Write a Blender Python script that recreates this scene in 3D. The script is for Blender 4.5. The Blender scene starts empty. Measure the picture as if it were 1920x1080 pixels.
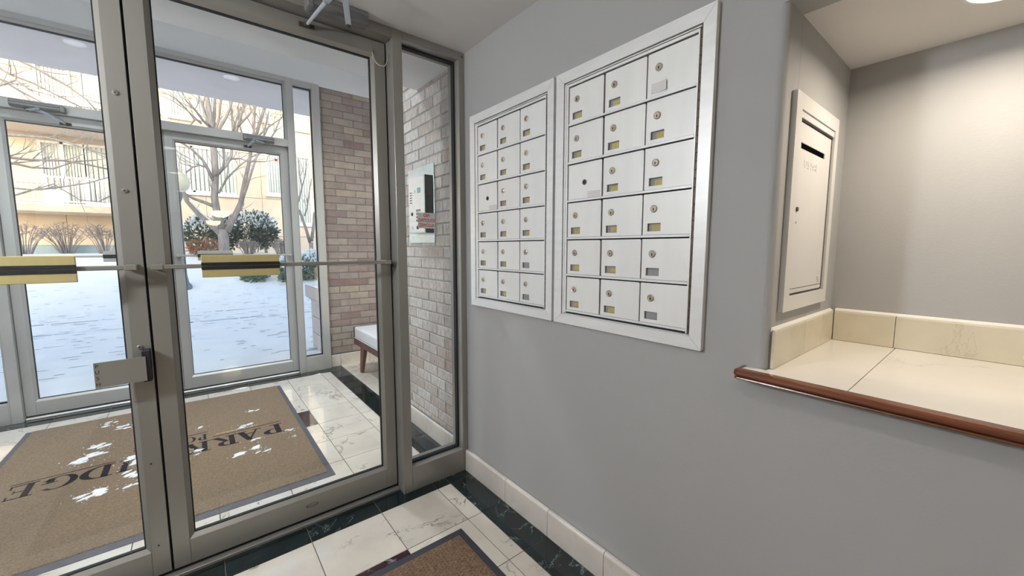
import bpy, bmesh, math, random
from mathutils import Vector, Matrix
random.seed(7)
R = math.radians
sc = bpy.context.scene
C = sc.collection

# ------------------------------------------------------------------ camera
FPX, PITCH, YAW, ROLL, CAMZ = 739.966, R(-5.78135), R(38.74475), R(0.0588), 1.26
_fw = Vector((math.sin(YAW)*math.cos(PITCH), math.cos(YAW)*math.cos(PITCH), math.sin(PITCH)))
_r0 = Vector((math.cos(YAW), -math.sin(YAW), 0)); _u0 = _r0.cross(_fw)
_rt = math.cos(ROLL)*_r0 + math.sin(ROLL)*_u0
_up = -math.sin(ROLL)*_r0 + math.cos(ROLL)*_u0
cam = bpy.data.cameras.new('camera'); cam.sensor_width = 36; cam.lens = FPX/1920*36
cam.clip_start = 0.02; cam.clip_end = 300
camo = bpy.data.objects.new('camera', cam); C.objects.link(camo)
mw = Matrix.Identity(4)
for i in range(3):
    mw[i][0] = _rt[i]; mw[i][1] = _up[i]; mw[i][2] = -_fw[i]
mw[2][3] = CAMZ
camo.matrix_world = mw
sc.camera = camo
def _ray(x, y): return _rt*((x-960)/FPX) + _up*(-(y-540)/FPX) + _fw
def at(x, y, Y):            # the point of the plane y = Y seen at a pixel of the photograph
    d = _ray(x, y); return Vector((0, 0, CAMZ)) + d*(Y/d.y)
def onfloor(x, y, z=0.0):
    d = _ray(x, y); return Vector((0, 0, CAMZ)) + d*((z-CAMZ)/d.z)

# ------------------------------------------------------------------ world, sun, exposure
w = bpy.data.worlds.new('world'); sc.world = w; w.use_nodes = True
nt = w.node_tree; bg = nt.nodes['Background']
sky = nt.nodes.new('ShaderNodeTexSky'); sky.sky_type = 'NISHITA'; sky.sun_disc = False
sky.sun_elevation = R(17); sky.sun_rotation = R(200); sky.air_density = 1.0; sky.dust_density = 2.0; sky.ozone_density = 1.0
nt.links.new(sky.outputs[0], bg.inputs[0]); bg.inputs[1].default_value = 0.70
sun = bpy.data.lights.new('sun', 'SUN'); sun.energy = 1.1; sun.angle = R(0.6); sun.color = (1.0, 0.9, 0.76)
suno = bpy.data.objects.new('sun', sun); C.objects.link(suno)
suno.rotation_euler = Vector((0.10, 1.0, -0.30)).normalized().to_track_quat('-Z', 'Y').to_euler()
suno.location = (0, -4, 12)
vs = sc.view_settings; vs.view_transform = 'Standard'; vs.look = 'None'; vs.gamma = 1.0; vs.use_curve_mapping = False
vs.exposure = 0.0
sc.cycles.max_bounces = 14; sc.cycles.transparent_max_bounces = 24; sc.cycles.diffuse_bounces = 6
sc.cycles.glossy_bounces = 6; sc.cycles.sample_clamp_indirect = 6.0
sc.cycles.caustics_reflective = False; sc.cycles.caustics_refractive = False

# ------------------------------------------------------------------ helpers
ORG = {}
def tag(o, label=None, cat=None, group=None, kind=None):
    if label: o['label'] = label
    if cat: o['category'] = cat
    if group: o['group'] = group
    if kind: o['kind'] = kind
    return o
def empty(name, loc, label, cat, group=None, kind=None):
    o = bpy.data.objects.new(name, None); C.objects.link(o); o.location = loc; o.empty_display_size = 0.1
    ORG[o] = Vector(loc); return tag(o, label, cat, group, kind)

class MB:
    def __init__(s): s.v = []; s.f = []; s.m = []; s.mi = 0
    def add(s, vs, fs):
        b = len(s.v); s.v += [tuple(v) for v in vs]
        for f in fs: s.f.append(tuple(b+i for i in f)); s.m.append(s.mi)
        return s
    def mat(s, i): s.mi = i; return s
    def box(s, x0, x1, y0, y1, z0, z1):
        vs = [(x0,y0,z0),(x1,y0,z0),(x1,y1,z0),(x0,y1,z0),(x0,y0,z1),(x1,y0,z1),(x1,y1,z1),(x0,y1,z1)]
        return s.add(vs, [(0,3,2,1),(4,5,6,7),(0,1,5,4),(1,2,6,5),(2,3,7,6),(3,0,4,7)])
    def cbox(s, x0, x1, y0, y1, z0, z1, c=0.003):      # box with chamfered edges
        bm = bmesh.new(); bmesh.ops.create_cube(bm, size=1)
        for v in bm.verts: v.co = ((x0+x1)/2+v.co.x*(x1-x0), (y0+y1)/2+v.co.y*(y1-y0), (z0+z1)/2+v.co.z*(z1-z0))
        bmesh.ops.bevel(bm, geom=list(bm.edges), offset=c, segments=1, affect='EDGES')
        return s.bm(bm)
    def rbox(s, x0, x1, y0, y1, z0, z1, c=0.01, seg=3):
        bm = bmesh.new(); bmesh.ops.create_cube(bm, size=1)
        for v in bm.verts: v.co = ((x0+x1)/2+v.co.x*(x1-x0), (y0+y1)/2+v.co.y*(y1-y0), (z0+z1)/2+v.co.z*(z1-z0))
        bmesh.ops.bevel(bm, geom=list(bm.edges), offset=c, segments=seg, affect='EDGES', profile=0.5)
        return s.bm(bm)
    def bm(s, bm):
        bm.verts.index_update()
        s.add([v.co[:] for v in bm.verts], [[v.index for v in f.verts] for f in bm.faces]); bm.free(); return s
    def prism(s, pts, axis, a, b):                     # closed 2D profile swept along an axis from a to b
        n = len(pts)
        def P(p, t): return {'x': (t, p[0], p[1]), 'y': (p[0], t, p[1]), 'z': (p[0], p[1], t)}[axis]
        vs = [P(p, a) for p in pts] + [P(p, b) for p in pts]
        fs = [tuple(range(n))[::-1], tuple(range(n, 2*n))] + [(i, (i+1) % n, n+(i+1) % n, n+i) for i in range(n)]
        return s.add(vs, fs)
    def hexa(s, a, b):                                 # two quads a, b (4 points each) joined
        return s.add(list(a)+list(b), [(3,2,1,0),(4,5,6,7),(0,1,5,4),(1,2,6,5),(2,3,7,6),(3,0,4,7)])
    def tube(s, pts, rad, n=6, cap=True):
        pts = [Vector(p) for p in pts]
        if not isinstance(rad, (list, tuple)): rad = [rad]*len(pts)
        b = len(s.v); prev = None; vs = []
        for i, p in enumerate(pts):
            d = (pts[min(i+1, len(pts)-1)] - pts[max(i-1, 0)])
            if d.length < 1e-9: d = Vector((0, 0, 1))
            d.normalize()
            if prev is None:
                ref = Vector((0, 0, 1)) if abs(d.z) < .9 else Vector((1, 0, 0)); a = d.cross(ref).normalized()
            else: a = (prev - d*prev.dot(d)); a = a.normalized() if a.length > 1e-6 else d.orthogonal().normalized()
            prev = a; c = d.cross(a)
            vs += [p + rad[i]*(math.cos(2*math.pi*k/n)*a + math.sin(2*math.pi*k/n)*c) for k in range(n)]
        fs = [(i*n+k, i*n+(k+1) % n, (i+1)*n+(k+1) % n, (i+1)*n+k) for i in range(len(pts)-1) for k in range(n)]
        if cap: fs += [tuple(range(n))[::-1], tuple(range((len(pts)-1)*n, len(pts)*n))]
        return s.add(vs, fs)
    def lathe(s, prof, axis_o, axis_d, n=16):          # prof: (radius, height) list around an axis
        o = Vector(axis_o); d = Vector(axis_d).normalized(); a = d.orthogonal().normalized(); c = d.cross(a); vs = []
        for r, h in prof: vs += [o + d*h + r*(math.cos(2*math.pi*k/n)*a + math.sin(2*math.pi*k/n)*c) for k in range(n)]
        m = len(prof)
        fs = [(i*n+k, i*n+(k+1) % n, (i+1)*n+(k+1) % n, (i+1)*n+k) for i in range(m-1) for k in range(n)]
        fs += [tuple(range(n))[::-1], tuple(range((m-1)*n, m*n))]
        return s.add(vs, fs)
    def mesh(s, name, off=Vector((0,0,0)), smooth=False, mats=()):
        me = bpy.data.meshes.new(name)
        me.from_pydata([(v[0]-off[0], v[1]-off[1], v[2]-off[2]) for v in s.v], [], s.f)
        for m in mats: me.materials.append(m)
        for p, i in zip(me.polygons, s.m): p.material_index = i; p.use_smooth = smooth
        bm = bmesh.new(); bm.from_mesh(me); bmesh.ops.recalc_face_normals(bm, faces=bm.faces); bm.to_mesh(me); bm.free()
        me.update(); return me
    def build(s, name, mats, parent=None, smooth=False, loc=None):
        if not isinstance(mats, (list, tuple)): mats = [mats]
        off = ORG[parent] if parent else (Vector(loc) if loc else Vector((0,0,0)))
        o = bpy.data.objects.new(name, s.mesh(name, off, smooth, mats)); C.objects.link(o)
        if parent: o.parent = parent
        else: o.location = off
        ORG[o] = off
        return o
def piece(name, me, wloc, parent, rot=None):           # an object that shares mesh data
    o = bpy.data.objects.new(name, me); C.objects.link(o); o.parent = parent
    o.location = Vector(wloc) - ORG[parent]
    if rot: o.rotation_euler = rot
    ORG[o] = Vector(wloc); return o
_cache = {}
def slab(w, d, h, c, m, key=''):                       # a piece with a chamfered face at local z = 0, body below
    k = (round(w, 4), round(d, 4), h, c, m.name, key)
    if k not in _cache:
        b = MB(); x, y = w/2, d/2
        b.add([(-x,-y,-h),(x,-y,-h),(x,y,-h),(-x,y,-h),(-x,-y,-c),(x,-y,-c),(x,y,-c),(-x,y,-c),(-x+c,-y+c,0),(x-c,-y+c,0),(x-c,y-c,0),(-x+c,y-c,0)],
              [(0,1,5,4),(1,2,6,5),(2,3,7,6),(3,0,4,7),(4,5,9,8),(5,6,10,9),(6,7,11,10),(7,4,8,11),(8,9,10,11),(3,2,1,0)])
        _cache[k] = b.mesh('slab', mats=[m])
    return _cache[k]
def text_mb(txt, size, origin, ux, uy, depth=0.0006, align='CENTER', space=1.0, sx=1.0, bold=0.0):
    cu = bpy.data.curves.new('txt', 'FONT'); cu.body = txt; cu.size = size; cu.align_x = align; cu.align_y = 'CENTER'
    cu.extrude = 0.0; cu.offset = bold; cu.space_line = space
    o = bpy.data.objects.new('txt', cu); C.objects.link(o)
    bpy.context.view_layer.update()
    me = bpy.data.meshes.new_from_object(o.evaluated_get(bpy.context.evaluated_depsgraph_get()))
    ux = Vector(ux); uy = Vector(uy); un = ux.cross(uy); O = Vector(origin); b = MB()
    b.add([O + ux*v.co.x*sx + uy*v.co.y for v in me.vertices], [tuple(p.vertices) for p in me.polygons])
    bpy.data.objects.remove(o); bpy.data.curves.remove(cu); bpy.data.meshes.remove(me)
    return b

# ------------------------------------------------------------------ materials
MT = {}
def M(name, col, rough=0.5, metal=0.0, var=0.0, vscale=6.0, stretch=(1,1,1), bump=0.0, bscale=40.0, bstretch=None, rand=0.0, ramp=None, spec=0.5, emit=None, estr=0.0, coat=0.0, rvar=0.0):
    m = bpy.data.materials.new(name); m.use_nodes = True; MT[name] = m
    n = m.node_tree.nodes; L = m.node_tree.links; P = n['Principled BSDF']
    P.inputs['Roughness'].default_value = rough; P.inputs['Metallic'].default_value = metal
    P.inputs['Specular IOR Level'].default_value = spec; P.inputs['Coat Weight'].default_value = coat; P.inputs['Coat Roughness'].default_value = 0.1
    P.inputs['Base Color'].default_value = (*col, 1)
    cur = None
    geo = n.new('ShaderNodeNewGeometry')
    def mapped(st, sclv):
        mp = n.new('ShaderNodeMapping'); L.new(geo.outputs['Position'], mp.inputs['Vector']); mp.inputs['Scale'].default_value = st
        nz = n.new('ShaderNodeTexNoise'); nz.inputs['Scale'].default_value = sclv; nz.inputs['Detail'].default_value = 5
        L.new(mp.outputs[0], nz.inputs['Vector']); return nz
    if ramp:
        oi = n.new('ShaderNodeObjectInfo'); cr = n.new('ShaderNodeValToRGB'); cr.color_ramp.interpolation = 'LINEAR'
        while len(cr.color_ramp.elements) < len(ramp): cr.color_ramp.elements.new(0.5)
        for i, (p, c) in enumerate(ramp): cr.color_ramp.elements[i].position = p; cr.color_ramp.elements[i].color = (*c, 1)
        L.new(oi.outputs['Random'], cr.inputs[0]); cur = cr.outputs[0]
    if var:
        nz = mapped(stretch, vscale)
        mr = n.new('ShaderNodeMapRange'); mr.inputs[1].default_value = 0.3; mr.inputs[2].default_value = 0.7
        mr.inputs[3].default_value = 1-var; mr.inputs[4].default_value = 1+var*0.6; L.new(nz.outputs[0], mr.inputs[0])
        mx = n.new('ShaderNodeVectorMath'); mx.operation = 'SCALE'
        if cur: L.new(cur, mx.inputs[0])
        else: mx.inputs[0].default_value = col
        L.new(mr.outputs[0], mx.inputs['Scale']); cur = mx.outputs[0]
        if rvar:
            m2 = n.new('ShaderNodeMapRange'); m2.inputs[3].default_value = rough-rvar; m2.inputs[4].default_value = rough+rvar
            L.new(nz.outputs[0], m2.inputs[0]); L.new(m2.outputs[0], P.inputs['Roughness'])
    if rand:
        oi = n.new('ShaderNodeObjectInfo'); mr = n.new('ShaderNodeMapRange'); mr.inputs[3].default_value = 1-rand; mr.inputs[4].default_value = 1+rand*.5
        L.new(oi.outputs['Random'], mr.inputs[0]); mx = n.new('ShaderNodeVectorMath'); mx.operation = 'SCALE'
        if cur: L.new(cur, mx.inputs[0])
        else: mx.inputs[0].default_value = col
        L.new(mr.outputs[0], mx.inputs['Scale']); cur = mx.outputs[0]
    if cur: L.new(cur, P.inputs['Base Color'])
    if bump:
        nz = mapped(bstretch or stretch, bscale); bp = n.new('ShaderNodeBump'); bp.inputs['Strength'].default_value = bump; bp.inputs['Distance'].default_value = 0.01
        L.new(nz.outputs[0], bp.inputs['Height']); L.new(bp.outputs[0], P.inputs['Normal'])
    if emit: P.inputs['Emission Color'].default_value = (*emit, 1); P.inputs['Emission Strength'].default_value = estr
    return m
def marble(name, base, vein, vscale=2.6, width=0.012, rough=0.08, cloud=0.08, strength=0.8, rand=0.04, vein2=None):
    m = bpy.data.materials.new(name); m.use_nodes = True; MT[name] = m
    n = m.node_tree.nodes; L = m.node_tree.links; P = n['Principled BSDF']; P.inputs['Roughness'].default_value = rough
    geo = n.new('ShaderNodeNewGeometry'); oi = n.new('ShaderNodeObjectInfo')
    off = n.new('ShaderNodeVectorMath'); off.operation = 'SCALE'; off.inputs[0].default_value = (13.1, 7.7, 19.3); L.new(oi.outputs['Random'], off.inputs['Scale'])
    ad = n.new('ShaderNodeVectorMath'); ad.operation = 'ADD'; L.new(geo.outputs['Position'], ad.inputs[0]); L.new(off.outputs[0], ad.inputs[1])
    nz = n.new('ShaderNodeTexNoise'); nz.inputs['Scale'].default_value = vscale; nz.inputs['Detail'].default_value = 7; nz.inputs['Roughness'].default_value = 0.62; nz.inputs['Distortion'].default_value = 0.6
    L.new(ad.outputs[0], nz.inputs['Vector'])
    sub = n.new('ShaderNodeMath'); sub.operation = 'SUBTRACT'; sub.inputs[1].default_value = 0.5; L.new(nz.outputs[0], sub.inputs[0])
    ab = n.new('ShaderNodeMath'); ab.operation = 'ABSOLUTE'; L.new(sub.outputs[0], ab.inputs[0])
    mr = n.new('ShaderNodeMapRange'); mr.inputs[1].default_value = 0.0; mr.inputs[2].default_value = width; mr.inputs[3].default_value = strength; mr.inputs[4].default_value = 0.0; L.new(ab.outputs[0], mr.inputs[0])
    msk = n.new('ShaderNodeTexNoise'); msk.inputs['Scale'].default_value = vscale*1.3; msk.inputs['Detail'].default_value = 2; L.new(ad.outputs[0], msk.inputs['Vector'])
    mm = n.new('ShaderNodeMapRange'); mm.inputs[1].default_value = 0.48; mm.inputs[2].default_value = 0.62; L.new(msk.outputs[0], mm.inputs[0])
    mu = n.new('ShaderNodeMath'); mu.operation = 'MULTIPLY'; L.new(mr.outputs[0], mu.inputs[0]); L.new(mm.outputs[0], mu.inputs[1])
    cl = n.new('ShaderNodeTexNoise'); cl.inputs['Scale'].default_value = vscale*2.0; cl.inputs['Detail'].default_value = 4; L.new(ad.outputs[0], cl.inputs['Vector'])
    cm = n.new('ShaderNodeMapRange'); cm.inputs[1].default_value = .3; cm.inputs[2].default_value = .7; cm.inputs[3].default_value = 1-cloud; cm.inputs[4].default_value = 1+cloud*.5; L.new(cl.outputs[0], cm.inputs[0])
    rm = n.new('ShaderNodeMapRange'); rm.inputs[3].default_value = 1-rand; rm.inputs[4].default_value = 1+rand; L.new(oi.outputs['Random'], rm.inputs[0])
    m3 = n.new('ShaderNodeMath'); m3.operation = 'MULTIPLY'; L.new(cm.outputs[0], m3.inputs[0]); L.new(rm.outputs[0], m3.inputs[1])
    bs = n.new('ShaderNodeVectorMath'); bs.operation = 'SCALE'; bs.inputs[0].default_value = base; L.new(m3.outputs[0], bs.inputs['Scale'])
    mx = n.new('ShaderNodeMix'); mx.data_type = 'RGBA'; L.new(mu.outputs[0], mx.inputs['Factor']); L.new(bs.outputs[0], mx.inputs['A']); mx.inputs['B'].default_value = (*vein, 1)
    L.new(mx.outputs['Result'], P.inputs['Base Color'])
    return m
def glass(name, tint=(0.97, 0.985, 0.98), f0=0.04):
    m = bpy.data.materials.new(name); m.use_nodes = True; MT[name] = m
    n = m.node_tree.nodes; L = m.node_tree.links; n.remove(n['Principled BSDF'])
    lw = n.new('ShaderNodeLayerWeight'); lw.inputs['Blend'].default_value = 0.5
    pw = n.new('ShaderNodeMath'); pw.operation = 'POWER'; pw.inputs[1].default_value = 5; L.new(lw.outputs['Facing'], pw.inputs[0])
    ma = n.new('ShaderNodeMath'); ma.operation = 'MULTIPLY_ADD'; ma.inputs[1].default_value = 1-f0; ma.inputs[2].default_value = f0; L.new(pw.outputs[0], ma.inputs[0])
    tr = n.new('ShaderNodeBsdfTransparent'); tr.inputs[0].default_value = (*tint, 1)
    gl = n.new('ShaderNodeBsdfGlossy'); gl.inputs['Roughness'].default_value = 0.0
    mx = n.new('ShaderNodeMixShader'); L.new(ma.outputs[0], mx.inputs[0]); L.new(tr.outputs[0], mx.inputs[1]); L.new(gl.outputs[0], mx.inputs[2])
    L.new(mx.outputs[0], n['Material Output'].inputs[0]); return m

def thin(name, col):
    m = bpy.data.materials.new(name); m.use_nodes = True; n = m.node_tree.nodes; L = m.node_tree.links; n.remove(n['Principled BSDF'])
    nz = n.new('ShaderNodeTexNoise'); nz.inputs['Scale'].default_value = 60
    mr = n.new('ShaderNodeMapRange'); mr.inputs[3].default_value = .95; mr.inputs[4].default_value = 1.03; L.new(nz.outputs[0], mr.inputs[0])
    sc_ = n.new('ShaderNodeVectorMath'); sc_.operation = 'SCALE'; sc_.inputs[0].default_value = col; L.new(mr.outputs[0], sc_.inputs['Scale'])
    d = n.new('ShaderNodeBsdfDiffuse'); t = n.new('ShaderNodeBsdfTranslucent'); L.new(sc_.outputs[0], d.inputs[0]); L.new(sc_.outputs[0], t.inputs[0])
    mx = n.new('ShaderNodeMixShader'); mx.inputs[0].default_value = .5; L.new(d.outputs[0], mx.inputs[1]); L.new(t.outputs[0], mx.inputs[2]); L.new(mx.outputs[0], n['Material Output'].inputs[0]); return m
thinpaper = thin('thin_white_vinyl', (0.86, 0.84, 0.84))
paint = M('wall_paint', (0.395, 0.394, 0.392), 0.75, var=0.03, vscale=1.5, bump=0.05, bscale=150)
ceilp = M('ceiling_paint', (0.70, 0.68, 0.66), 0.8, var=0.02, vscale=2, bump=0.04, bscale=120)
vceil = M('vestibule_paint', (0.86, 0.865, 0.88), 0.8, var=0.02, vscale=2)
alum = M('champagne_aluminium', (0.30, 0.288, 0.265), 0.32, 0.3, var=0.05, vscale=3, rvar=0.05)
alumo = M('outer_frame_aluminium', (0.44, 0.435, 0.425), 0.4, 0.25, var=0.05, vscale=3, rvar=0.05)
alumL = M('brushed_silver_aluminium', (0.86, 0.86, 0.86), 0.36, 0.25, var=0.04, vscale=8, stretch=(1, 1, 6), rvar=0.05)
boxal = M('mailbox_door_aluminium', (0.86, 0.86, 0.85), 0.42, 0.15, var=0.03, vscale=5, stretch=(1, 4, 1), rand=0.03, rvar=0.05)
steel = M('stainless_steel', (0.74, 0.75, 0.77), 0.38, 0.35, var=0.05, vscale=10, stretch=(1, 1, 8), rvar=0.05)
chrome = M('polished_armature_steel', (0.52, 0.56, 0.63), 0.42, 0.35, var=0.04, vscale=20)
closerm = M('grey_closer_enamel', (0.20, 0.20, 0.205), 0.45, 0.3, var=0.06, vscale=30)
black = M('black_rubber', (0.008, 0.008, 0.010), 0.7, var=0.2, vscale=30)
voidm = M('black_void', (0.004, 0.004, 0.004), 1.0, var=0.2, vscale=30, spec=0.0)
darkm = M('dark_recess', (0.02, 0.02, 0.022), 0.8, var=0.2, vscale=30)
brass = M('brass_push_plate', (0.62, 0.52, 0.25), 0.42, 0.3, var=0.05, vscale=12, stretch=(6, 1, 1), rvar=0.06)
lockm = M('nickel_lock', (0.55, 0.47, 0.38), 0.3, 0.85, var=0.12, vscale=120)
card = M('yellow_name_card', (0.52, 0.42, 0.16), 0.7, var=0.15, vscale=80, rand=0.12)
white = M('white_plastic', (0.80, 0.80, 0.79), 0.45, var=0.03, vscale=20)
paper = M('white_paper', (0.72, 0.70, 0.70), 0.8, var=0.04, vscale=20)
redm = M('red_print', (0.70, 0.07, 0.06), 0.6, var=0.05, vscale=40)
whitemetal = M('white_enamel_metal', (0.74, 0.73, 0.715), 0.38, 0.15, var=0.03, vscale=6)
hingem = M('bronze_hinge', (0.10, 0.075, 0.055), 0.5, 0.5, var=0.3, vscale=60)
glassm = glass('clear_glass')
cream = marble('cream_marble', (0.66, 0.60, 0.52), (0.10, 0.09, 0.085), 3.4, 0.013, 0.07, 0.10, 0.9)
creamV = marble('pale_marble', (0.70, 0.68, 0.66), (0.22, 0.21, 0.21), 3.0, 0.008, 0.06, 0.08, 0.6)
counterm = marble('counter_marble', (0.80, 0.765, 0.71), (0.50, 0.42, 0.33), 2.4, 0.012, 0.12, 0.05, 0.45, rand=0.02)
basem = marble('beige_base_marble', (0.64, 0.59, 0.465), (0.36, 0.31, 0.22), 4.0, 0.01, 0.16, 0.10, 0.5, rand=0.03)
baseL = marble('pale_base_marble', (0.72, 0.66, 0.60), (0.36, 0.31, 0.28), 4.0, 0.008, 0.16, 0.08, 0.45, rand=0.03)
green = marble('dark_green_marble', (0.012, 0.02, 0.022), (0.22, 0.30, 0.27), 4.5, 0.010, 0.06, 0.5, 0.8)
maroon = marble('maroon_marble', (0.045, 0.022, 0.028), (0.45, 0.42, 0.43), 6.0, 0.022, 0.08, 0.4, 0.8)
grout = M('grey_grout', (0.13, 0.115, 0.10), 0.9, var=0.15, vscale=20)
groutB = M('white_caulk', (0.80, 0.78, 0.74), 0.6, var=0.04, vscale=20)
mortarN = M('light_grey_mortar', (0.40, 0.39, 0.365), 0.95, var=0.15, vscale=25, bump=0.3, bscale=90)
mortar = M('grey_mortar', (0.22, 0.215, 0.20), 0.95, var=0.15, vscale=25, bump=0.3, bscale=90)
brickF = M('smooth_mixed_brick', (0.4, 0.3, 0.25), 0.85, var=0.16, vscale=14, bump=0.25, bscale=60,
           ramp=[(0.0, (0.42, 0.345, 0.275)), (0.3, (0.395, 0.33, 0.29)), (0.55, (0.32, 0.25, 0.225)), (0.8, (0.36, 0.30, 0.27)), (1.0, (0.245, 0.165, 0.155))])
brickN = M('rugged_mixed_brick', (0.4, 0.35, 0.3), 0.9, var=0.26, vscale=40, stretch=(1, 1.6, 0.5), bump=1.0, bscale=48, bstretch=(1, 2.2, 0.55),
           ramp=[(0.0, (0.66, 0.61, 0.58)), (0.35, (0.61, 0.55, 0.52)), (0.7, (0.56, 0.49, 0.45)), (1.0, (0.52, 0.42, 0.38))])
wood = M('cherry_wood', (0.15, 0.045, 0.018), 0.2, var=0.35, vscale=14, stretch=(6, 0.5, 6), coat=0.4)
woodb = M('walnut_bench_wood', (0.13, 0.045, 0.025), 0.35, var=0.3, vscale=14, stretch=(5, 0.6, 5))
vinyl = M('white_vinyl', (0.74, 0.74, 0.75), 0.35, var=0.03, vscale=6, bump=0.05, bscale=120)
rubber = M('grey_mat_rubber', (0.085, 0.085, 0.10), 0.6, var=0.12, vscale=30)
rubberD = M('navy_mat_rubber', (0.035, 0.035, 0.048), 0.55, var=0.12, vscale=30)
carpet = M('tan_mat_pile', (0.30, 0.22, 0.15), 1.0, var=0.30, vscale=160, bump=0.9, bscale=260, spec=0.1)
carpet2 = M('brown_waffle_pile', (0.215, 0.14, 0.09), 1.0, var=0.30, vscale=90, bump=0.6, bscale=220, spec=0.1)
letterm = M('black_mat_pile', (0.03, 0.028, 0.034), 1.0, var=0.25, vscale=200, bump=0.6, bscale=260, spec=0.1)
letterg = M('tan_light_pile', (0.42, 0.31, 0.17), 1.0, var=0.25, vscale=200, spec=0.1)
snowm = M('snow', (0.93, 0.92, 0.895), 0.7, var=0.05, vscale=3, bump=0.5, bscale=7, bstretch=(.5, 1, 1))
snowl = M('loose_snow', (0.86, 0.88, 0.90), 0.6, var=0.05, vscale=80, bump=0.3, bscale=120)
stucco = M('peach_stucco_panel', (0.57, 0.485, 0.40), 0.9, var=0.05, vscale=3, rand=0.05, bump=0.1, bscale=30)
stuccoS = M('pink_grey_stucco', (0.88, 0.78, 0.75), 0.9, var=0.05, vscale=4, bump=0.1, bscale=40)
whitep = M('white_painted_metal', (0.72, 0.71, 0.70), 0.5, var=0.03, vscale=8)
blindm = M('pale_vertical_blinds', (0.42, 0.45, 0.455), 0.8, var=0.06, vscale=5)
winm = M('dark_window_glass', (0.10, 0.13, 0.15), 0.1, var=0.1, vscale=1)
bark = M('grey_bark', (0.30, 0.265, 0.245), 0.95, var=0.3, vscale=18, stretch=(1, 1, 0.25), bump=0.5, bscale=50)
twig = M('brown_grey_twigs', (0.30, 0.26, 0.25), 0.95, var=0.2, vscale=12)
leafd = M('dark_evergreen_leaf', (0.085, 0.115, 0.10), 0.6, var=0.3, vscale=8)
leafo = M('dry_russet_leaf', (0.38, 0.22, 0.14), 0.9, var=0.35, vscale=9)
leafg = M('sage_green_leaf', (0.16, 0.24, 0.17), 0.7, var=0.3, vscale=9)
concm = M('pink_concrete', (0.56, 0.47, 0.45), 0.9, var=0.06, vscale=8, bump=0.2, bscale=60)
globem = M('frosted_lamp_globe', (0.75, 0.66, 0.48), 0.35, var=0.05, vscale=6)
postm = M('slate_blue_post', (0.17, 0.19, 0.22), 0.5, var=0.1, vscale=8)
lampglow = M('lit_frosted_glass', (0.9, 0.85, 0.7), 0.4, emit=(1.0, 0.86, 0.62), estr=1.2)
canlens = M('lit_downlight_lens', (0.9, 0.9, 0.85), 0.4, emit=(1.0, 0.95, 0.88), estr=1.2)  # glow for the added lobby and vestibule downlights
tealm = M('teal_print', (0.20, 0.42, 0.44), 0.6, var=0.05, vscale=40)
greym = M('grey_print', (0.30, 0.30, 0.31), 0.6, var=0.05, vscale=40)

# ================================================================== SETTING
XW, XL, F, YD, XC = 1.152, -1.428, 1.832, 1.905, -0.138
ZC = 2.26
def mir(x): return 2*XC - x
XJ = [-1.276, -1.186, -0.885, -0.584, -0.283, 0.018, 0.319, 0.622, 0.921, 1.0]

# ---- floor with its tiles
fl = MB().box(XL-0.1, 2.1, -11.2, 4.47, -0.12, -0.0025).build('floor', grout)
tag(fl, 'polished marble tile floor running from the lobby into the vestibule', 'floor', kind='structure')
def tile(x0, x1, y0, y1, m, j=0.0017):
    piece('tile', slab(x1-x0-2*j, y1-y0-2*j, 0.004, 0.0007, m), ((x0+x1)/2, (y0+y1)/2, 0.0), fl)
YJ = [1.770, 1.474, 1.164, 0.858, 0.552, 0.246, -0.06, -0.366]
for i in range(len(XJ)-1):
    for k in range(len(YJ)-1):
        acc = abs(XJ[i]-0.319) < .01 and k == 1
        tile(XJ[i], XJ[i+1], YJ[k+1], YJ[k], maroon if acc else cream)
    tile(XJ[i], XJ[i+1], 1.770, 1.890, green)
for (a, b) in ((1.0, 1.131), (XL+0.02, -1.276)):
    tile(a, b, 1.770, 1.890, green)
    for k in range(len(YJ)-1): tile(a, b, YJ[k+1], YJ[k], green)
b = MB()
y = -0.366
while y > -11:
    for i in range(len(XJ)-1): b.box(XJ[i]+.0012, XJ[i+1]-.0012, y-.3048, y-.0012, -.004, 0)
    y -= 0.306
tag(b.build('tile_field', cream, fl), kind='stuff')
YV = [1.985, 2.08, 2.385, 2.69, 2.995, 3.30, 3.605, 3.91, 4.22]
XV = [XL+0.02] + XJ[1:-1] + [1.01]
for i in range(len(XV)-1):
    for k in range(len(YV)-1):
        acc = abs(XV[i]-0.319) < .01 and abs(YV[k]-2.995) < .01
        tile(XV[i], XV[i+1], YV[k], YV[k+1], maroon if acc else cream)
    tile(XV[i], XV[i+1], 4.22, 4.388, green)
for k in range(len(YV)-1):
    tile(1.01, 1.160, YV[k], YV[k+1], green)
    if YV[k] > 2.6:
        for (a, c) in ((1.160, 1.467), (1.467, 1.769), (1.769, 2.0)): tile(a, c, YV[k], YV[k+1], cream)
tile(1.01, 1.160, 4.22, 4.388, green)
for (a, c) in ((1.160, 1.467), (1.467, 1.769), (1.769, 2.0)): tile(a, c, 4.22, 4.388, cream)

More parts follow.
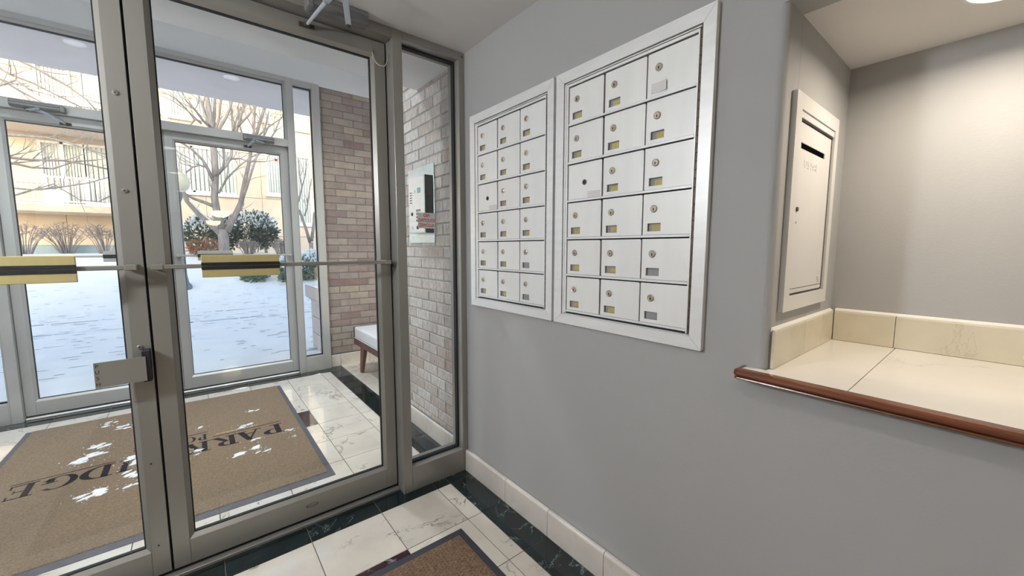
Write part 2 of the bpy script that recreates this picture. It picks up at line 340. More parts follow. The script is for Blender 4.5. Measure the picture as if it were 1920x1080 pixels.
# ---- lobby walls and ceiling
wr = MB()
wr.box(XW, 1.25, -11.1, 1.97, 0.0, 0.916)
wr.box(XW, 1.25, -11.1, 1.97, 1.8525, 2.30)
wr.box(XW, 1.25, -11.1, -1.3, 0.916, 1.8525)
rad = 0.020; YN = 0.371; prof = [(XW, 1.97), (XW, YN+rad)]
for i in range(1, 9):
    a = math.pi/2*i/8; prof.append((XW+rad-rad*math.cos(a), YN+rad-rad*math.sin(a)))
prof += [(1.25, YN), (1.25, 1.97)]
wr.prism(prof, 'z', 0.916, 1.8525)
o = wr.build('wall_right', paint); tag(o, 'grey painted lobby wall that carries the mailboxes', 'wall', kind='structure')
for p in o.data.polygons: p.use_smooth = False
tag(MB().box(XL-0.1, XL, -11.1, 1.97, 0, 2.30).build('wall_left', paint), 'grey painted lobby wall opposite the mailboxes', 'wall', kind='structure')
tag(MB().box(XL-0.1, 1.25, -11.2, -11.1, 0, 2.30).build('wall_back', paint), 'grey painted end wall of the lobby corridor', 'wall', kind='structure')
CANS = [(-0.14, 0.10), (-0.14, -1.5), (-0.14, -3.2), (-0.14, -5.4)]
cb = MB(); yprev = 1.97
for (cx, cy) in CANS:
    cb.box(XL-0.1, 1.25, cy+0.075, yprev, ZC, 2.36)
    cb.box(XL-0.1, cx-0.075, cy-0.075, cy+0.075, ZC, 2.36); cb.box(cx+0.075, 1.25, cy-0.075, cy+0.075, ZC, 2.36)
    yprev = cy-0.075
cb.box(XL-0.1, 1.25, -11.2, yprev, ZC, 2.36)
tag(cb.build('ceiling', ceilp), 'flat painted lobby ceiling above the glass doors', 'ceiling', kind='structure')
tag(MB().box(XL-0.2, 2.2, -11.3, 4.47, 3.26, 3.4).box(XL-0.2, 2.2, -11.3, 2.4, 2.37, 2.45).box(XL-0.3, XL-0.12, -11.3, 4.6, 0, 3.4).build('wall_roof', ceilp), 'roof and side closure over the lobby and vestibule', 'roof', kind='structure')  # out-of-view boxes added to keep outside light from leaking in

# ---- niche
tag(MB().box(1.251, 1.85, YN, 0.47, 0.88, 1.93).build('wall_niche_side', paint), 'short side wall of the niche holding the outgoing mail door', 'wall', kind='structure')
tag(MB().box(1.745, 1.85, -1.4, YN, 0.88, 1.93).build('wall_niche_back', paint), 'back wall of the lit counter niche', 'wall', kind='structure')
tag(MB().box(1.251, 1.745, -1.4, -1.3, 0.88, 1.93).build('wall_niche_end', paint), 'near end wall of the counter niche', 'wall', kind='structure')
tag(MB().box(1.2505, 1.745, -1.3, YN, 1.8525, 1.93).build('ceiling_niche', ceilp), 'low ceiling of the counter niche', 'ceiling', kind='structure')

# ---- baseboards made of tiles
def base_tiles(root, segs, m, axis, front, back, h, flip=1):
    # segs: (a, b) along the axis; front/back: coordinate of the face and of the wall
    t = back-front
    pf = [(back, 0.0), (front, 0.0), (front, h-abs(t)*.55), (front+t*.12, h-abs(t)*.2), (front+t*.4, h), (back, h)]
    for (a, c) in segs:
        b = MB(); b.prism(pf, axis, a+.0014, c-.0014) if axis == 'y' else None
        if axis == 'x': b.prism(pf, 'x', a+.0014, c-.0014)
        b.build('base_tile', m, root)
br = MB().box(XW-0.004, XW-0.0005, -6, 1.831, 0, 0.115).build('baseboard_right', grout)
tag(br, 'pale marble tile baseboard under the mailboxes', 'baseboard', kind='structure')
seg = [(1.464, 1.831), (1.162, 1.464), (0.858, 1.162), (0.555, 0.858), (0.252, 0.555), (-0.05, 0.252), (-0.352, -0.05)]
base_tiles(br, seg + [(-6, -0.352)], baseL, 'y', 1.131, XW-0.004, 0.120)
bl = MB().box(XL+0.0005, XL+0.004, -6, 1.831, 0, 0.115).build('baseboard_left', grout)
tag(bl, 'pale marble tile baseboard along the opposite lobby wall', 'baseboard', kind='structure')
base_tiles(bl, [(-6, 1.831)], baseL, 'y', XL+0.020, XL+0.004, 0.120)

# ---- vestibule shell
tag(MB().box(XL-0.1, 2.1, 1.971, 2.435, 2.262, 2.365).box(XL-0.1, 2.1, 2.40, 2.435, 2.365, 3.26).build('ceiling_vestibule_low', vceil), 'low grey ceiling band just beyond the inner glass doors', 'ceiling', kind='structure')
VLS = ((-0.75, 3.2), (0.45, 3.2), (1.58, 3.2))
vb = MB().box(XL-0.1, 2.1, 2.436, 3.115, 3.16, 3.26).box(XL-0.1, 2.1, 3.285, 4.47, 3.16, 3.26); xp = XL-0.1
for (cx, cy) in VLS: vb.box(xp, cx-.085, 3.115, 3.285, 3.16, 3.26); xp = cx+.085
vb.box(xp, 2.1, 3.115, 3.285, 3.16, 3.26)
tag(vb.build('ceiling_vestibule_high', vceil), 'raised ceiling of the vestibule in front of the outer doors', 'ceiling', kind='structure')
tag(MB().box(XL-0.1, XL, 1.971, 4.47, 0, 3.16).build('wall_vestibule_left', vceil), 'painted wall of the vestibule on the far side of the mat', 'wall', kind='structure')
tag(MB().box(2.0, 2.1, 2.76, 4.47, 0, 3.16).build('wall_alcove', vceil), 'painted wall behind the white bench in the alcove', 'wall', kind='structure')
tag(MB().box(XL, 1.055, 4.395, 4.47, 2.852, 3.16).box(1.055, 2.0, 4.395, 4.47, 2.852, 3.16).build('wall_over_outer_doors', vceil), 'pale plaster wall above the outer doors and the brick', 'wall', kind='structure')

# ---- brick walls
wn = MB().box(1.1795, 1.30, 1.972, 2.755, 0.0, 3.158).box(1.252, 1.30, 1.9, 1.972, 0, 2.2).build('wall_brick_near', mortarN)
tag(wn, 'rugged grey-pink brick wall with the intercom, beside the narrow window', 'wall', kind='structure')
z0, ch = 0.1515, 0.0697
k = -1
while z0 + k*ch < 2.86:
    za, zb = z0+k*ch+0.0045, z0+(k+1)*ch-0.0045
    if k == -1: za = 0.121
    off = 0.0 if k % 2 else 0.1
    yy = 2.13 - 0.2*1 + off - 0.2
    while yy < 2.755:
        ya, yb = max(yy+0.004, 1.973), min(yy+0.196, 2.755)
        if yb-ya > 0.03:
            piece('brick', slab(round(yb-ya, 3), round(zb-za, 4), 0.012, 0.003, brickN), (1.1755+random.uniform(-.0015, .0015), (ya+yb)/2, (za+zb)/2), wn, rot=(R(90), 0, R(-90)))
        yy += 0.2
    k += 1
wf = MB().box(1.056, 2.0, 4.4045, 4.60, 0.0, 2.85).build('wall_brick_far', mortar)
tag(wf, 'smooth tan and brown brick wall behind the white bench', 'wall', kind='structure')
rest = MB(); k = -12; ch = 0.0722
while 0.999 + k*ch < 2.85:
    za, zb = 0.999+k*ch+0.004, min(0.999+(k+1)*ch-0.004, 2.849)
    off = 0.0 if (k % 2) else 0.1012
    xx = 1.183 - 0.2025 + off - 0.2025
    while xx < 2.0:
        xa, xb = max(xx+0.004, 1.058), min(xx+0.1985, 1.999)
        if xb-xa > 0.012 and zb-za > 0.012:
            if xa < 1.66: piece('brick', slab(round(xb-xa, 3), round(zb-za, 4), 0.012, 0.002, brickF), ((xa+xb)/2, 4.400+random.uniform(-.001, .001), (za+zb)/2), wf, rot=(R(90), 0, 0))
            else: rest.box(xa, xb, 4.400, 4.41, za, zb)
        xx += 0.2025
    k += 1
tag(rest.build('brick_field', brickF, wf), kind='stuff')
bn = MB().box(1.172, 1.1745, 1.973, 2.755, 0, 0.112).build('baseboard_brick_near', grout); tag(bn, 'pale marble tile baseboard under the rugged brick wall', 'baseboard', kind='structure')
base_tiles(bn, [(1.973, 2.07), (2.07, 2.372), (2.372, 2.69), (2.69, 2.755)], baseL, 'y', 1.159, 1.172, 0.117)
bf = MB().box(1.058, 1.999, 4.396, 4.3985, 0, 0.112).build('baseboard_brick_far', grout); tag(bf, 'beige marble tile baseboard behind the white bench', 'baseboard', kind='structure')
base_tiles(bf, [(1.058, 1.16), (1.16, 1.467), (1.467, 1.769), (1.769, 1.999)], baseL, 'x', 4.384, 4.396, 0.125)

# ---- door leaves
def ring(b, o, i, yo, yi, yb):      # mitred ring from outer rect o=(x0,x1,z0,z1) at y=yo to inner rect i at y=yi; back plane yb
    def rc(r): return [(r[0], r[2]), (r[1], r[2]), (r[1], r[3]), (r[0], r[3])]
    O, I = rc(o), rc(i)
    for k in range(4):
        p, q = O[k], O[(k+1) % 4]; r, s = I[(k+1) % 4], I[k]
        b.hexa([(p[0], yo, p[1]), (q[0], yo, q[1]), (r[0], yi, r[1]), (s[0], yi, s[1])],
               [(p[0], yb, p[1]), (q[0], yb, q[1]), (r[0], yb, r[1]), (s[0], yb, s[1])])
    return b
def leaf(name, x0, x1, yF, m, plate_m, label, plate, barx):
    T = 0.045; z0, z1 = 0.028, 2.213; s = 0.052; g = (x0+0.067, x1-0.066, 0.142, 2.140)
    root = empty(name, ((x0+x1)/2, yF+T/2, 0), label, 'door', kind='structure')
    MB().cbox(x0, x0+s, yF, yF+T, z0, z1, .0012).build('stile', m, root)
    MB().cbox(x1-s, x1, yF, yF+T, z0, z1, .0012).build('stile', m, root)
    MB().cbox(x0+s+.0004, x1-s-.0004, yF+.0003, yF+T, z0, 0.127, .001).build('bottom_rail', m, root)
    MB().cbox(x0+s+.0004, x1-s-.0004, yF+.0003, yF+T, 2.155, z1, .001).build('top_rail', m, root)
    ob = (x0+s, x1-s, 0.127, 2.155)
    b = MB(); ring(b, ob, g, yF+.0008, yF+.013, yF+.016); ring(b, ob, g, yF+T-.0008, yF+T-.013, yF+T-.016)
    b.build('glazing_bead', m, root)
    gi = (g[0]+.004, g[1]-.004, g[2]+.004, g[3]-.004)
    ring(MB(), g, gi, yF+.0145, yF+.0145, yF+T-.0145).build('gasket', black, root)
    yc = yF+T/2
    MB().box(g[0]+.001, g[1]-.001, yc-.003, yc+.003, g[2]+.001, g[3]-.001).build('pane', glassm, root)
    zb = 1.193
    bar = MB(); bar.cbox(barx[0], barx[1], yF-.066, yF-.052, zb-.0075, zb+.0075, .002)
    bar.cbox(barx[0]-.001, barx[0]+.03, yF-.069, yF-.0002, zb-.0095, zb+.0095, .002); bar.cbox(barx[1]-.03, barx[1]+.001, yF-.069, yF-.0002, zb-.0095, zb+.0095, .002)
    bo = bar.build('push_bar', m, root)
    p0, p1 = plate
    pb = MB(); pb.cbox(p0, p1, yF-.076, yF-.067, zb-.042, zb+.041, .0015); pb.cbox(p0+.02, p1-.02, yF-.067, yF-.045, zb-.02, zb+.02, .003)
    pb.build('push_plate', plate_m, bo)
    g2 = MB(); g2.cbox(p0-.0006, p1+.0006, yF-.0785, yF-.075, zb-.0135, zb-.001, .0008); g2.cbox(p0-.0006, p1+.0006, yF-.0785, yF-.075, zb+.0005, zb+.013, .0008)
    g2.build('grip_strip', black, bo)
    return root
d2 = leaf('door_2', -0.1345, 0.758, YD, alum, brass, 'inner glass door leaf beside the narrow window, with brass push plate', (0.018, 0.266), (-0.118, 0.733))
d1 = leaf('door_1', mir(0.758), -0.1415, YD, alum, brass, 'inner glass door leaf with screws and a PUSH paddle on its stile', (-0.541, -0.293), (mir(0.733), -0.156))
d4 = leaf('door_4', -0.1365, 0.758, 4.39, alumo, alumo, 'outer glass door leaf beyond the mat, nearer the brick wall', (0.022, 0.270), (-0.118, 0.733))
d3 = leaf('door_3', mir(0.758), -0.1395, 4.39, alumo, alumo, 'outer glass door leaf beyond the mat, farther from the brick wall', (-0.545, -0.297), (mir(0.733), -0.156))
for o in (d1, d3):
    yy = YD if o is d1 else 4.39
    MB().box(-0.1425, -0.1335, yy+.022, yy+.03, .03, 2.21).build('weather_strip', black, o)
# oval maker's badge on the bottom rail of the right leaf
b = MB(); n = 28; cx, cz, rx, rz = 0.352, 0.083, 0.026, 0.009
for k in range(n):
    a0, a1 = 2*math.pi*k/n, 2*math.pi*(k+1)/n
    q = []
    for a, s in ((a0, 1), (a1, 1), (a1, .88), (a0, .88)): q.append((cx+rx*s*math.cos(a), YD-.0006, cz+rz*s*math.sin(a)))
    b.hexa(q, [(p[0], YD+.0005, p[2]) for p in q])
bo = b.build('maker_badge', hingem, d2)
text_mb('Kawneer', 0.0115, (cx, YD-.0007, cz), (1, 0, 0), (0, 0, 1)).build('badge_lettering', hingem, bo)
# screws on the left leaf's stile
for zz in (1.775, 1.454, 0.907, 0.470, 0.148):
    r = 0.0085
    s = MB(); s.lathe([(r, 0.0), (r, .003 if zz > .8 else .0012), (r*.7, .005 if zz > .8 else .0016)], (-0.172, YD+.0002, zz), (0, -1, 0), 14)
    so = s.build('screw', alum, d1)
    MB().lathe([(.003, 0), (.003, .0008)], (-0.172, YD-(.005 if zz > .8 else .0016), zz), (0, -1, 0), 6).build('screw_socket', darkm, so)
# PUSH paddle
pd = MB().cbox(-0.166, -0.1435, YD-.045, YD, 0.789, 0.900, .002).build('paddle_bracket', M('black_enamel', (0.025, 0.022, 0.035), 0.35, 0.2, var=.1, vscale=20), d1)
q0 = [(-0.282, YD-.058, .795), (-0.156, YD-.05, .795), (-0.156, YD-.05, .881), (-0.282, YD-.058, .881)]
pl = MB().hexa(q0, [(p[0], p[1]+.006, p[2]) for p in q0]).build('paddle_plate', alum, d1)
for k, ch_ in enumerate('PUSH'):
    text_mb(ch_, 0.016, (-0.2745, YD-.0583, 0.869-k*0.0205), (1, .06, 0), (0, 0, 1)).build('lettering', darkm, pl)

# ---- inner frame
t1 = empty('trim_1', (XC, 1.89, 0), 'champagne aluminium frame around the inner pair of glass doors', 'door frame', kind='structure')
MB().cbox(0.765, 0.812, F, 1.955, 0, ZC-.0005, .0012).build('mullion', alum, t1)
MB().cbox(mir(0.812), mir(0.765), F, 1.955, 0, ZC-.0005, .0012).build('mullion', alum, t1)
MB().cbox(mir(0.7645), 0.7645, F+.0005, 1.955, 2.219, ZC-.0005, .0012).build('header', alum, t1)
MB().prism([(mir(0.76), 0), (0.7645, 0), (0.7645, .001), (mir(0.76), .001)], 'y', 1.886, 1.98).cbox(mir(0.764), 0.764, 1.886, 1.985, 0.0002, 0.013, .002).build('threshold', alum, t1)
MB().box(mir(0.764), 0.764, YD+.012, YD+.03, .0125, .029).build('door_sweep', black, t1)
MB().box(0.7582, 0.7648, YD+.02, YD+.05, 0.015, 2.218).box(mir(.7648), mir(.7582), YD+.02, YD+.05, 0.015, 2.218).box(mir(.764), .764, YD+.02, YD+.05, 2.2135, 2.2188).build('door_gasket', black, t1)

def lite(name, x0, x1, z0, z1, w, yF, yB, yg, m, label, gd=.006, kind='window'):
    # w = (left, right, bottom, top) member widths
    root = empty(name, ((x0+x1)/2, yg, z0), label, kind, kind='structure')
    l, r, bo, tp = w
    if l > 0: MB().cbox(x0, x0+l, yF, yB, z0, z1, .001).build('jamb', m, root)
    if r > 0: MB().cbox(x1-r, x1, yF, yB, z0, z1, .001).build('jamb', m, root)
    MB().cbox(x0+l+.0003, x1-r-.0003, yF+.0003, yB, z0, z0+bo, .001).build('bottom_rail', m, root)
    MB().cbox(x0+l+.0003, x1-r-.0003, yF+.0003, yB, z1-tp, z1, .001).build('top_rail', m, root)
    g = (x0+l, x1-r, z0+bo, z1-tp)
    ring(MB(), g, (g[0]+.009, g[1]-.009, g[2]+.009, g[3]-.009), yg-gd, yg-gd, yg+gd).build('gasket', black, root)
    MB().box(g[0]+.002, g[1]-.002, yg-.003, yg+.003, g[2]+.002, g[3]-.002).build('pane', glassm, root)
    return root
w1 = lite('window_1', 0.8125, 1.151, 0.0, ZC-.0005, (0, 0.033, 0.127, 0.038), F+.001, 1.945, 1.889, alum, 'narrow tall sidelight between the inner doors and the mailbox wall', .013)
lite('window_5', mir(1.151), mir(0.8125), 0.0, ZC-.0005, (0.033, 0, 0.127, 0.038), F+.001, 1.945, 1.889, alum, 'narrow tall sidelight at the far side of the inner doors', .013)
MB().lathe([(.0045, 0), (.0045, .001)], (1.138, F+.0008, 2.238), (0, -1, 0), 10).build('screw_hole', black, w1)

# ---- outer frame, transoms and sidelights
YF = 4.345
t2 = empty('trim_2', (XC, 4.40, 0), 'grey aluminium frame around the outer pair of glass doors', 'door frame', kind='structure')
for (a, c) in ((0.760, 0.815), (mir(0.815), mir(0.760))): MB().cbox(a, c, YF, 4.47, 0, 2.851, .0015).build('mullion', alumo, t2)
MB().cbox(mir(0.7595), 0.7595, YF+.0005, 4.47, 2.214, 2.283, .0015).build('transom_bar', alumo, t2)
MB().cbox(mir(0.7595), 0.7595, YF+.0005, 4.47, 2.812, 2.851, .0015).build('header', alumo, t2)
MB().cbox(mir(0.759), 0.759, 4.375, 4.47, 0.0002, 0.013, .003).build('threshold', alumL, t2)
MB().box(mir(0.759), 0.759, 4.40, 4.42, .0125, .029).build('door_sweep', black, t2)
def transom(name, x0, x1, label):
    root = empty(name, ((x0+x1)/2, 4.40, 2.283), label, 'window', kind='structure')
    g = (x0, x1, 2.2835, 2.8115); i = (x0+.016, x1-.016, 2.286, 2.796)
    b = MB(); ring(b, g, i, YF+.03, YF+.045, YF+.05); b.build('glazing_bead', alumo, root)
    ring(MB(), i, (i[0]+.006, i[1]-.006, i[2]+.003, i[3]-.012), YF+.048, YF+.048, YF+.062).build('gasket', black, root)
    MB().box(i[0], i[1], YF+.052, YF+.058, i[2], i[3]).build('pane', glassm, root)
transom('window_2', mir(0.7595), 0.7595, 'wide transom window over the outer pair of doors')
lite('window_3', 0.8155, 1.055, 0.0, 2.851, (0.008, 0.068, 0.150, 0.05), YF+.004, 4.47, 4.405, alumo, 'narrow outer sidelight next to the smooth brick wall')
lite('window_4', mir(1.10), mir(0.8155), 0.0, 2.851, (0.068, 0.008, 0.150, 0.05), YF+.004, 4.47, 4.405, alumo, 'narrow outer sidelight at the far end of the outer doors')
tag(MB().box(XL-0.12, mir(1.10)-.0005, 4.36, 4.47, 0, 2.851).build('wall_outer_return', vceil), 'plaster return closing the outer door frame to the vestibule wall', 'wall', kind='structure')

# ================================================================== COUNTER IN THE NICHE
ct = empty('counter', (1.43, -0.45, 0.916), 'pale marble counter ledge with a cherry wood nosing, inside the niche', 'counter')
MB().box(1.1525, 1.744, -1.299, YN-.001, 0.9165, 0.9365).box(1.117, 1.1515, -1.299, 0.416, 0.9165, 0.9365).build('counter_bed', grout, ct)
yj = [YN-.0005, 0.1975, -0.0935, -0.3845, -0.6755, -0.9665, -1.299]
for k in range(len(yj)-1):
    piece('tile', slab(0.626, yj[k]-yj[k+1]-.0016, 0.006, 0.0007, counterm), (1.4305, (yj[k]+yj[k+1])/2, 0.942), ct)
piece('tile', slab(0.0335, 0.046, 0.006, 0.0007, counterm), (1.1342, YN+.0225, 0.942), ct)
pf = [(1.117, .9435), (1.103, .9435), (1.095, .9415), (1.0905, .937), (1.0895, .932), (1.092, .9275), (1.097, .9245), (1.0985, .9235), (1.0955, .9225), (1.0945, .920), (1.0965, .9175), (1.100, .9165), (1.117, .9165)]
MB().prism(pf, 'y', -1.30, 0.418).build('wood_nosing', wood, ct)
# the nosing turns the corner and runs back to the wall
MB().prism([(.416+(1.117-x)*.45, z) for x, z in pf], 'x', 1.1005, 1.1515).build('nosing_return', wood, ct)
bs = MB().box(1.170, 1.741, YN-.0045, YN-.0005, .943, 1.04).build('baseboard_niche_side', grout); tag(bs, 'beige marble upstand below the outgoing mail door', 'baseboard', kind='structure')
for (a, c) in ((1.170, 1.4202), (1.4218, 1.729)):
    MB().prism([(YN-.0045, .943), (YN-.0115, .943), (YN-.0115, 1.0395), (YN-.010, 1.0445), (YN-.0045, 1.046)], 'x', a, c).build('base_tile', basem, bs)
MB().prism([(YN-.0003, 1.039), (YN-.0003, 1.0525), (YN-.003, 1.0515), (YN-.0095, 1.0465), (YN-.0095, 1.0445), (YN-.0045, 1.0455)], 'x', 1.170, 1.727).build('caulk', groutB, bs)
bb = MB().box(1.7405, 1.7445, -1.299, YN-.012, .943, 1.04).build('baseboard_niche_back', grout); tag(bb, 'beige marble upstand along the niche back wall', 'baseboard', kind='structure')
yk = [YN-.0125, 0.2025, -0.0885, -0.3795, -0.6705, -1.298]
for k in range(5):
    MB().prism([(1.7405, .943), (1.7305, .943), (1.7305, 1.0395), (1.7325, 1.0445), (1.7405, 1.046)], 'y', yk[k+1]+.0008, yk[k]-.0008).build('base_tile', basem, bb)
MB().prism([(1.7447, 1.039), (1.7447, 1.0525), (1.741, 1.0515), (1.7325, 1.0465), (1.7325, 1.0445), (1.7405, 1.0455)], 'y', -1.298, YN-.013).build('caulk', groutB, bb)

# outgoing mail door in the niche
mp = empty('mail_drop_door', (1.407, YN, 1.0895), 'white metal outgoing mail door with a black letter slot, in the niche wall', 'mail door')
fx = (1.210, 1.603, 1.0895, 1.659); ix = (1.2525, 1.571, 1.129, 1.620)
YFR, YDR = YN-.0125, YN-.0050
O = [(fx[0], fx[2]), (fx[1], fx[2]), (fx[1], fx[3]), (fx[0], fx[3])]; I = [(ix[0], ix[2]), (ix[1], ix[2]), (ix[1], ix[3]), (ix[0], ix[3])]
for k in range(4):
    p, q, r, s = O[k], O[(k+1) % 4], I[(k+1) % 4], I[k]
    MB().hexa([(v[0], YFR, v[1]) for v in (p, q, r, s)], [(v[0], YN-.0003, v[1]) for v in (p, q, r, s)]).build('frame_rail', whitemetal, mp)
sl = (1.287, 1.505, 1.5275, 1.5435); dd = (1.254, 1.563, 1.1357, 1.5944); md = MB()
for (a, c, e, f) in ((dd[0], sl[0], dd[2], dd[3]), (sl[1], dd[1], dd[2], dd[3]), (sl[0], sl[1], dd[2], sl[2]), (sl[0], sl[1], sl[3], dd[3])):
    md.box(a, c, YDR, YDR+.003, e, f)
mdo = md.build('door', whitemetal, mp)
MB().box(sl[0], sl[1], YDR+.0025, YDR+.0035, sl[2], sl[3]).build('letter_slot', voidm, mdo)
MB().cbox(1.255, 1.569, YDR-.003, YDR+.002, 1.5955, 1.5995, .0008).build('top_lip', darkm, mp)
MB().cbox(1.255, 1.569, YDR-.005, YDR+.004, 1.601, 1.618, .001).build('top_strip', whitemetal, mp)
MB().box(1.5645, 1.5672, YDR-.001, YDR+.002, 1.133, 1.5945).build('hinge_gap', hingem, mp)
MB().box(1.257, 1.561, YDR-.0005, YDR+.0004, 1.1470, 1.1483).box(1.255, 1.566, YDR-.0005, YDR+.0004, 1.1322, 1.1345).build('groove', hingem, mdo)
MB().lathe([(.0063, 0), (.0063, .003), (.005, .004)], (1.2865, YDR, 1.366), (0, -1, 0), 14).build('lock', hingem, mdo)
MB().lathe([(.003, 0), (.003, .001)], (1.288, YDR, 1.330), (0, -1, 0), 8).build('rivet', lockm, mdo)
text_mb('U.S. MAIL', 0.030, (1.385, YDR-.0007, 1.491), (1, 0, 0), (0, 0, 1)).build('embossed_lettering', white, mdo)
for k in range(3): MB().box(1.518+k*.004, 1.533+k*.003, YDR-.0006, YDR+.0004, 1.168-k*.006, 1.1705-k*.006).build('maker_mark', greym, mdo)

# small white box at the back of the counter
wb = empty('cable_box', (1.712, -0.082, 0.942), 'small white plastic box on the counter against the marble upstand', 'box')
MB().rbox(1.692, 1.729, -0.111, -0.0545, .9425, .9640, .003, 2).build('body', white, wb)
MB().rbox(1.6905, 1.7295, -0.113, -0.0525, .9645, .9770, .003, 2).build('lid', white, wb)

# niche lamp
NLX, NLY, NLZ = 1.452, 0.030, 1.8525
nl = empty('niche_ceiling_lamp', (NLX, NLY, NLZ), 'round frosted flush lamp lit on the niche ceiling', 'lamp')
MB().lathe([(.086, 0), (.086, .006), (.080, .008)], (NLX, NLY, NLZ), (0, 0, -1), 32).build('base_ring', white, nl, smooth=False)
MB().lathe([(.079, .0065), (.072, .011), (.040, .016), (.001, .018)], (NLX, NLY, NLZ), (0, 0, -1), 32).build('frosted_shade', lampglow, nl, smooth=True)
def point(name, loc, e, col, rad, parent):
    l = bpy.data.lights.new(name, 'POINT'); l.energy = e; l.color = col; l.shadow_soft_size = rad
    o = bpy.data.objects.new(name, l); C.objects.link(o); o.parent = parent; o.location = Vector(loc)-ORG[parent]; return o
def disk(name, loc, e, col, size, parent):
    l = bpy.data.lights.new(name, 'AREA'); l.shape = 'DISK'; l.size = size; l.energy = e; l.color = col
    o = bpy.data.objects.new(name, l); C.objects.link(o); o.parent = parent; o.location = Vector(loc)-ORG[parent]; return o
nlo = disk('bulb', (NLX, NLY, NLZ-.0195), 5.1, (1.0, 0.875, 0.72), 0.13, nl); nlo.data.spread = R(166)

def can(cx, cy, z, ri, ro, dep):
    b = MB(); n = 28; prf = [(ro, -.003), (ro-.002, -.006), (ri+.001, -.006), (ri, .0), (ri, dep)]; v_ = []
    for r, h in prf: v_ += [(cx+r*math.cos(2*math.pi*k/n), cy+r*math.sin(2*math.pi*k/n), z+h+.0028) for k in range(n)]
    return b.add(v_, [(j*n+k, j*n+(k+1) % n, (j+1)*n+(k+1) % n, (j+1)*n+k) for j in range(len(prf)-1) for k in range(n)])
# downlights added to fill the lobby with light; no such fixtures are seen
for i, (cx, cy) in enumerate(CANS):
    rl = empty('recessed_downlight', (cx, cy, ZC), 'round recessed downlight in the lobby ceiling, number %s from the doors' % ['one', 'two', 'three', 'four'][i], 'lamp', 'lobby downlights')
    rl['label'] = ['recessed ceiling downlight nearest the glass doors', 'recessed ceiling downlight second from the glass doors', 'recessed ceiling downlight third from the glass doors', 'recessed ceiling downlight farthest from the glass doors'][i]
    can(cx, cy, ZC, .072, .112, .085).build('can_reflector', white, rl)
    MB().lathe([(.0715, .075), (.0715, .082)], (cx, cy, ZC), (0, 0, 1), 28).build('lens', canlens, rl)
    l = bpy.data.lights.new('downlight', 'AREA'); l.shape = 'DISK'; l.size = 0.125; l.energy = 9 if i == 0 else 20; l.color = (1.0, 0.95, 0.88)
    lo = bpy.data.objects.new('downlight', l); C.objects.link(lo); lo.parent = rl; lo.location = (0, 0, 0.07)

# out-of-view sconce added to light the mailbox wall and the ceiling
shadem = M('lit_sconce_glass', (0.9, 0.88, 0.82), 0.4, emit=(0.95, 0.98, 1.0), estr=268.0)
for i, yy in enumerate((1.15,)):
    ws = empty('wall_sconce', (XL+.001, yy, 1.72), 'lit glass wall sconce on the wall opposite the mailboxes', 'lamp')
    MB().lathe([(.06, 0), (.06, .012), (.03, .02)], (XL+.0005, yy, 1.78), (1, 0, 0), 20).build('wall_plate', chrome, ws)
    MB().tube([(XL+.015, yy, 1.78), (XL+.08, yy, 1.76), (XL+.09, yy, 1.80)], .008, 8).build('arm', chrome, ws)
    MB().lathe([(.035, 0), (.06, .02), (.075, .09), (.07, .16), (.055, .19)], (XL+.09, yy, 1.80), (0, 0, 1), 20).build('glass_shade', shadem, ws, smooth=True)
# unseen downlights added in the raised ceiling to brighten the vestibule
for i, (cx, cy) in enumerate(VLS):
    vl = empty('vestibule_downlight', (cx, cy, 3.16), ['recessed ceiling light over the RIDGE end of the entrance mat', 'recessed ceiling light over the PARK end of the entrance mat', 'recessed ceiling light over the white bench'][i], 'lamp', 'vestibule lights')
    can(cx, cy, 3.16, .080, .122, .088).build('can_baffle', closerm, vl)
    MB().lathe([(.0795, .078), (.0795, .085)], (cx, cy, 3.16), (0, 0, 1), 24).build('lens', canlens, vl)
    disk('lamp', (cx, cy, 3.16+.072), 44 if i < 2 else 20, (0.91, 0.955, 1.0), 0.14, vl)

# flush lamp far down the corridor
cl = empty('corridor_lamp', (0.62, -9.5, ZC), 'round lit flush lamp on the ceiling far down the corridor', 'lamp')
MB().lathe([(.24, 0), (.24, .02), (.22, .022)], (0.62, -9.5, ZC), (0, 0, -1), 32).build('base_ring', white, cl)
MB().lathe([(.218, .021), (.215, .08), (.18, .14), (.10, .175), (.001, .185)], (0.62, -9.5, ZC), (0, 0, -1), 32).build('frosted_shade', M('corridor_shade', (.9, .85, .7), .4, emit=(1.0, .85, .42), estr=22.0), cl, smooth=True)

# ================================================================== MAILBOXES
def door_mesh():
    w2, h2 = 0.1565/2, 0.1285/2; t = .004       # local: x depth (face at x=0, facing -x), y across, z up
    b = MB(); hy0, hy1 = w2-.0625, w2-.0160; hz0, hz1 = -.053, -.028
    # seen from the room +y is on the left; the name window sits low at the left
    for (a, c, e, f) in ((-w2, hy0, -h2, h2), (hy1, w2, -h2, h2), (hy0, hy1, -h2, hz0), (hy0, hy1, hz1, h2)): b.box(0, t, a, c, e, f)
    return b.mesh('mail_door', mats=[boxal]), (hy0, hy1, hz0, hz1)
DM, HOLE = door_mesh()
DMP = MB().cbox(0, .004, -.07825, .07825, -.06425, .06425, .0006).mesh('mail_door_plain', mats=[boxal])
lk = MB(); lk.lathe([(.0115, 0), (.0115, .003), (.0095, .0042), (.0082, .0036)], (0, 0, 0), (-1, 0, 0), 20); lk.mat(1).box(-.0042, -.0034, -.0016, .0016, -.0055, .002)
LKM = lk.mesh('lock', mats=[lockm, black])
lk2 = MB(); lk2.lathe([(.0100, 0), (.0100, .0015), (.0085, .002)], (0, 0, 0), (-1, 0, 0), 20); lk2.mat(1).lathe([(.0065, .0018), (.0065, .0026)], (0, 0, 0), (-1, 0, 0), 12)
LKM2 = lk2.mesh('master_lock', mats=[hingem, black])
hb = HOLE
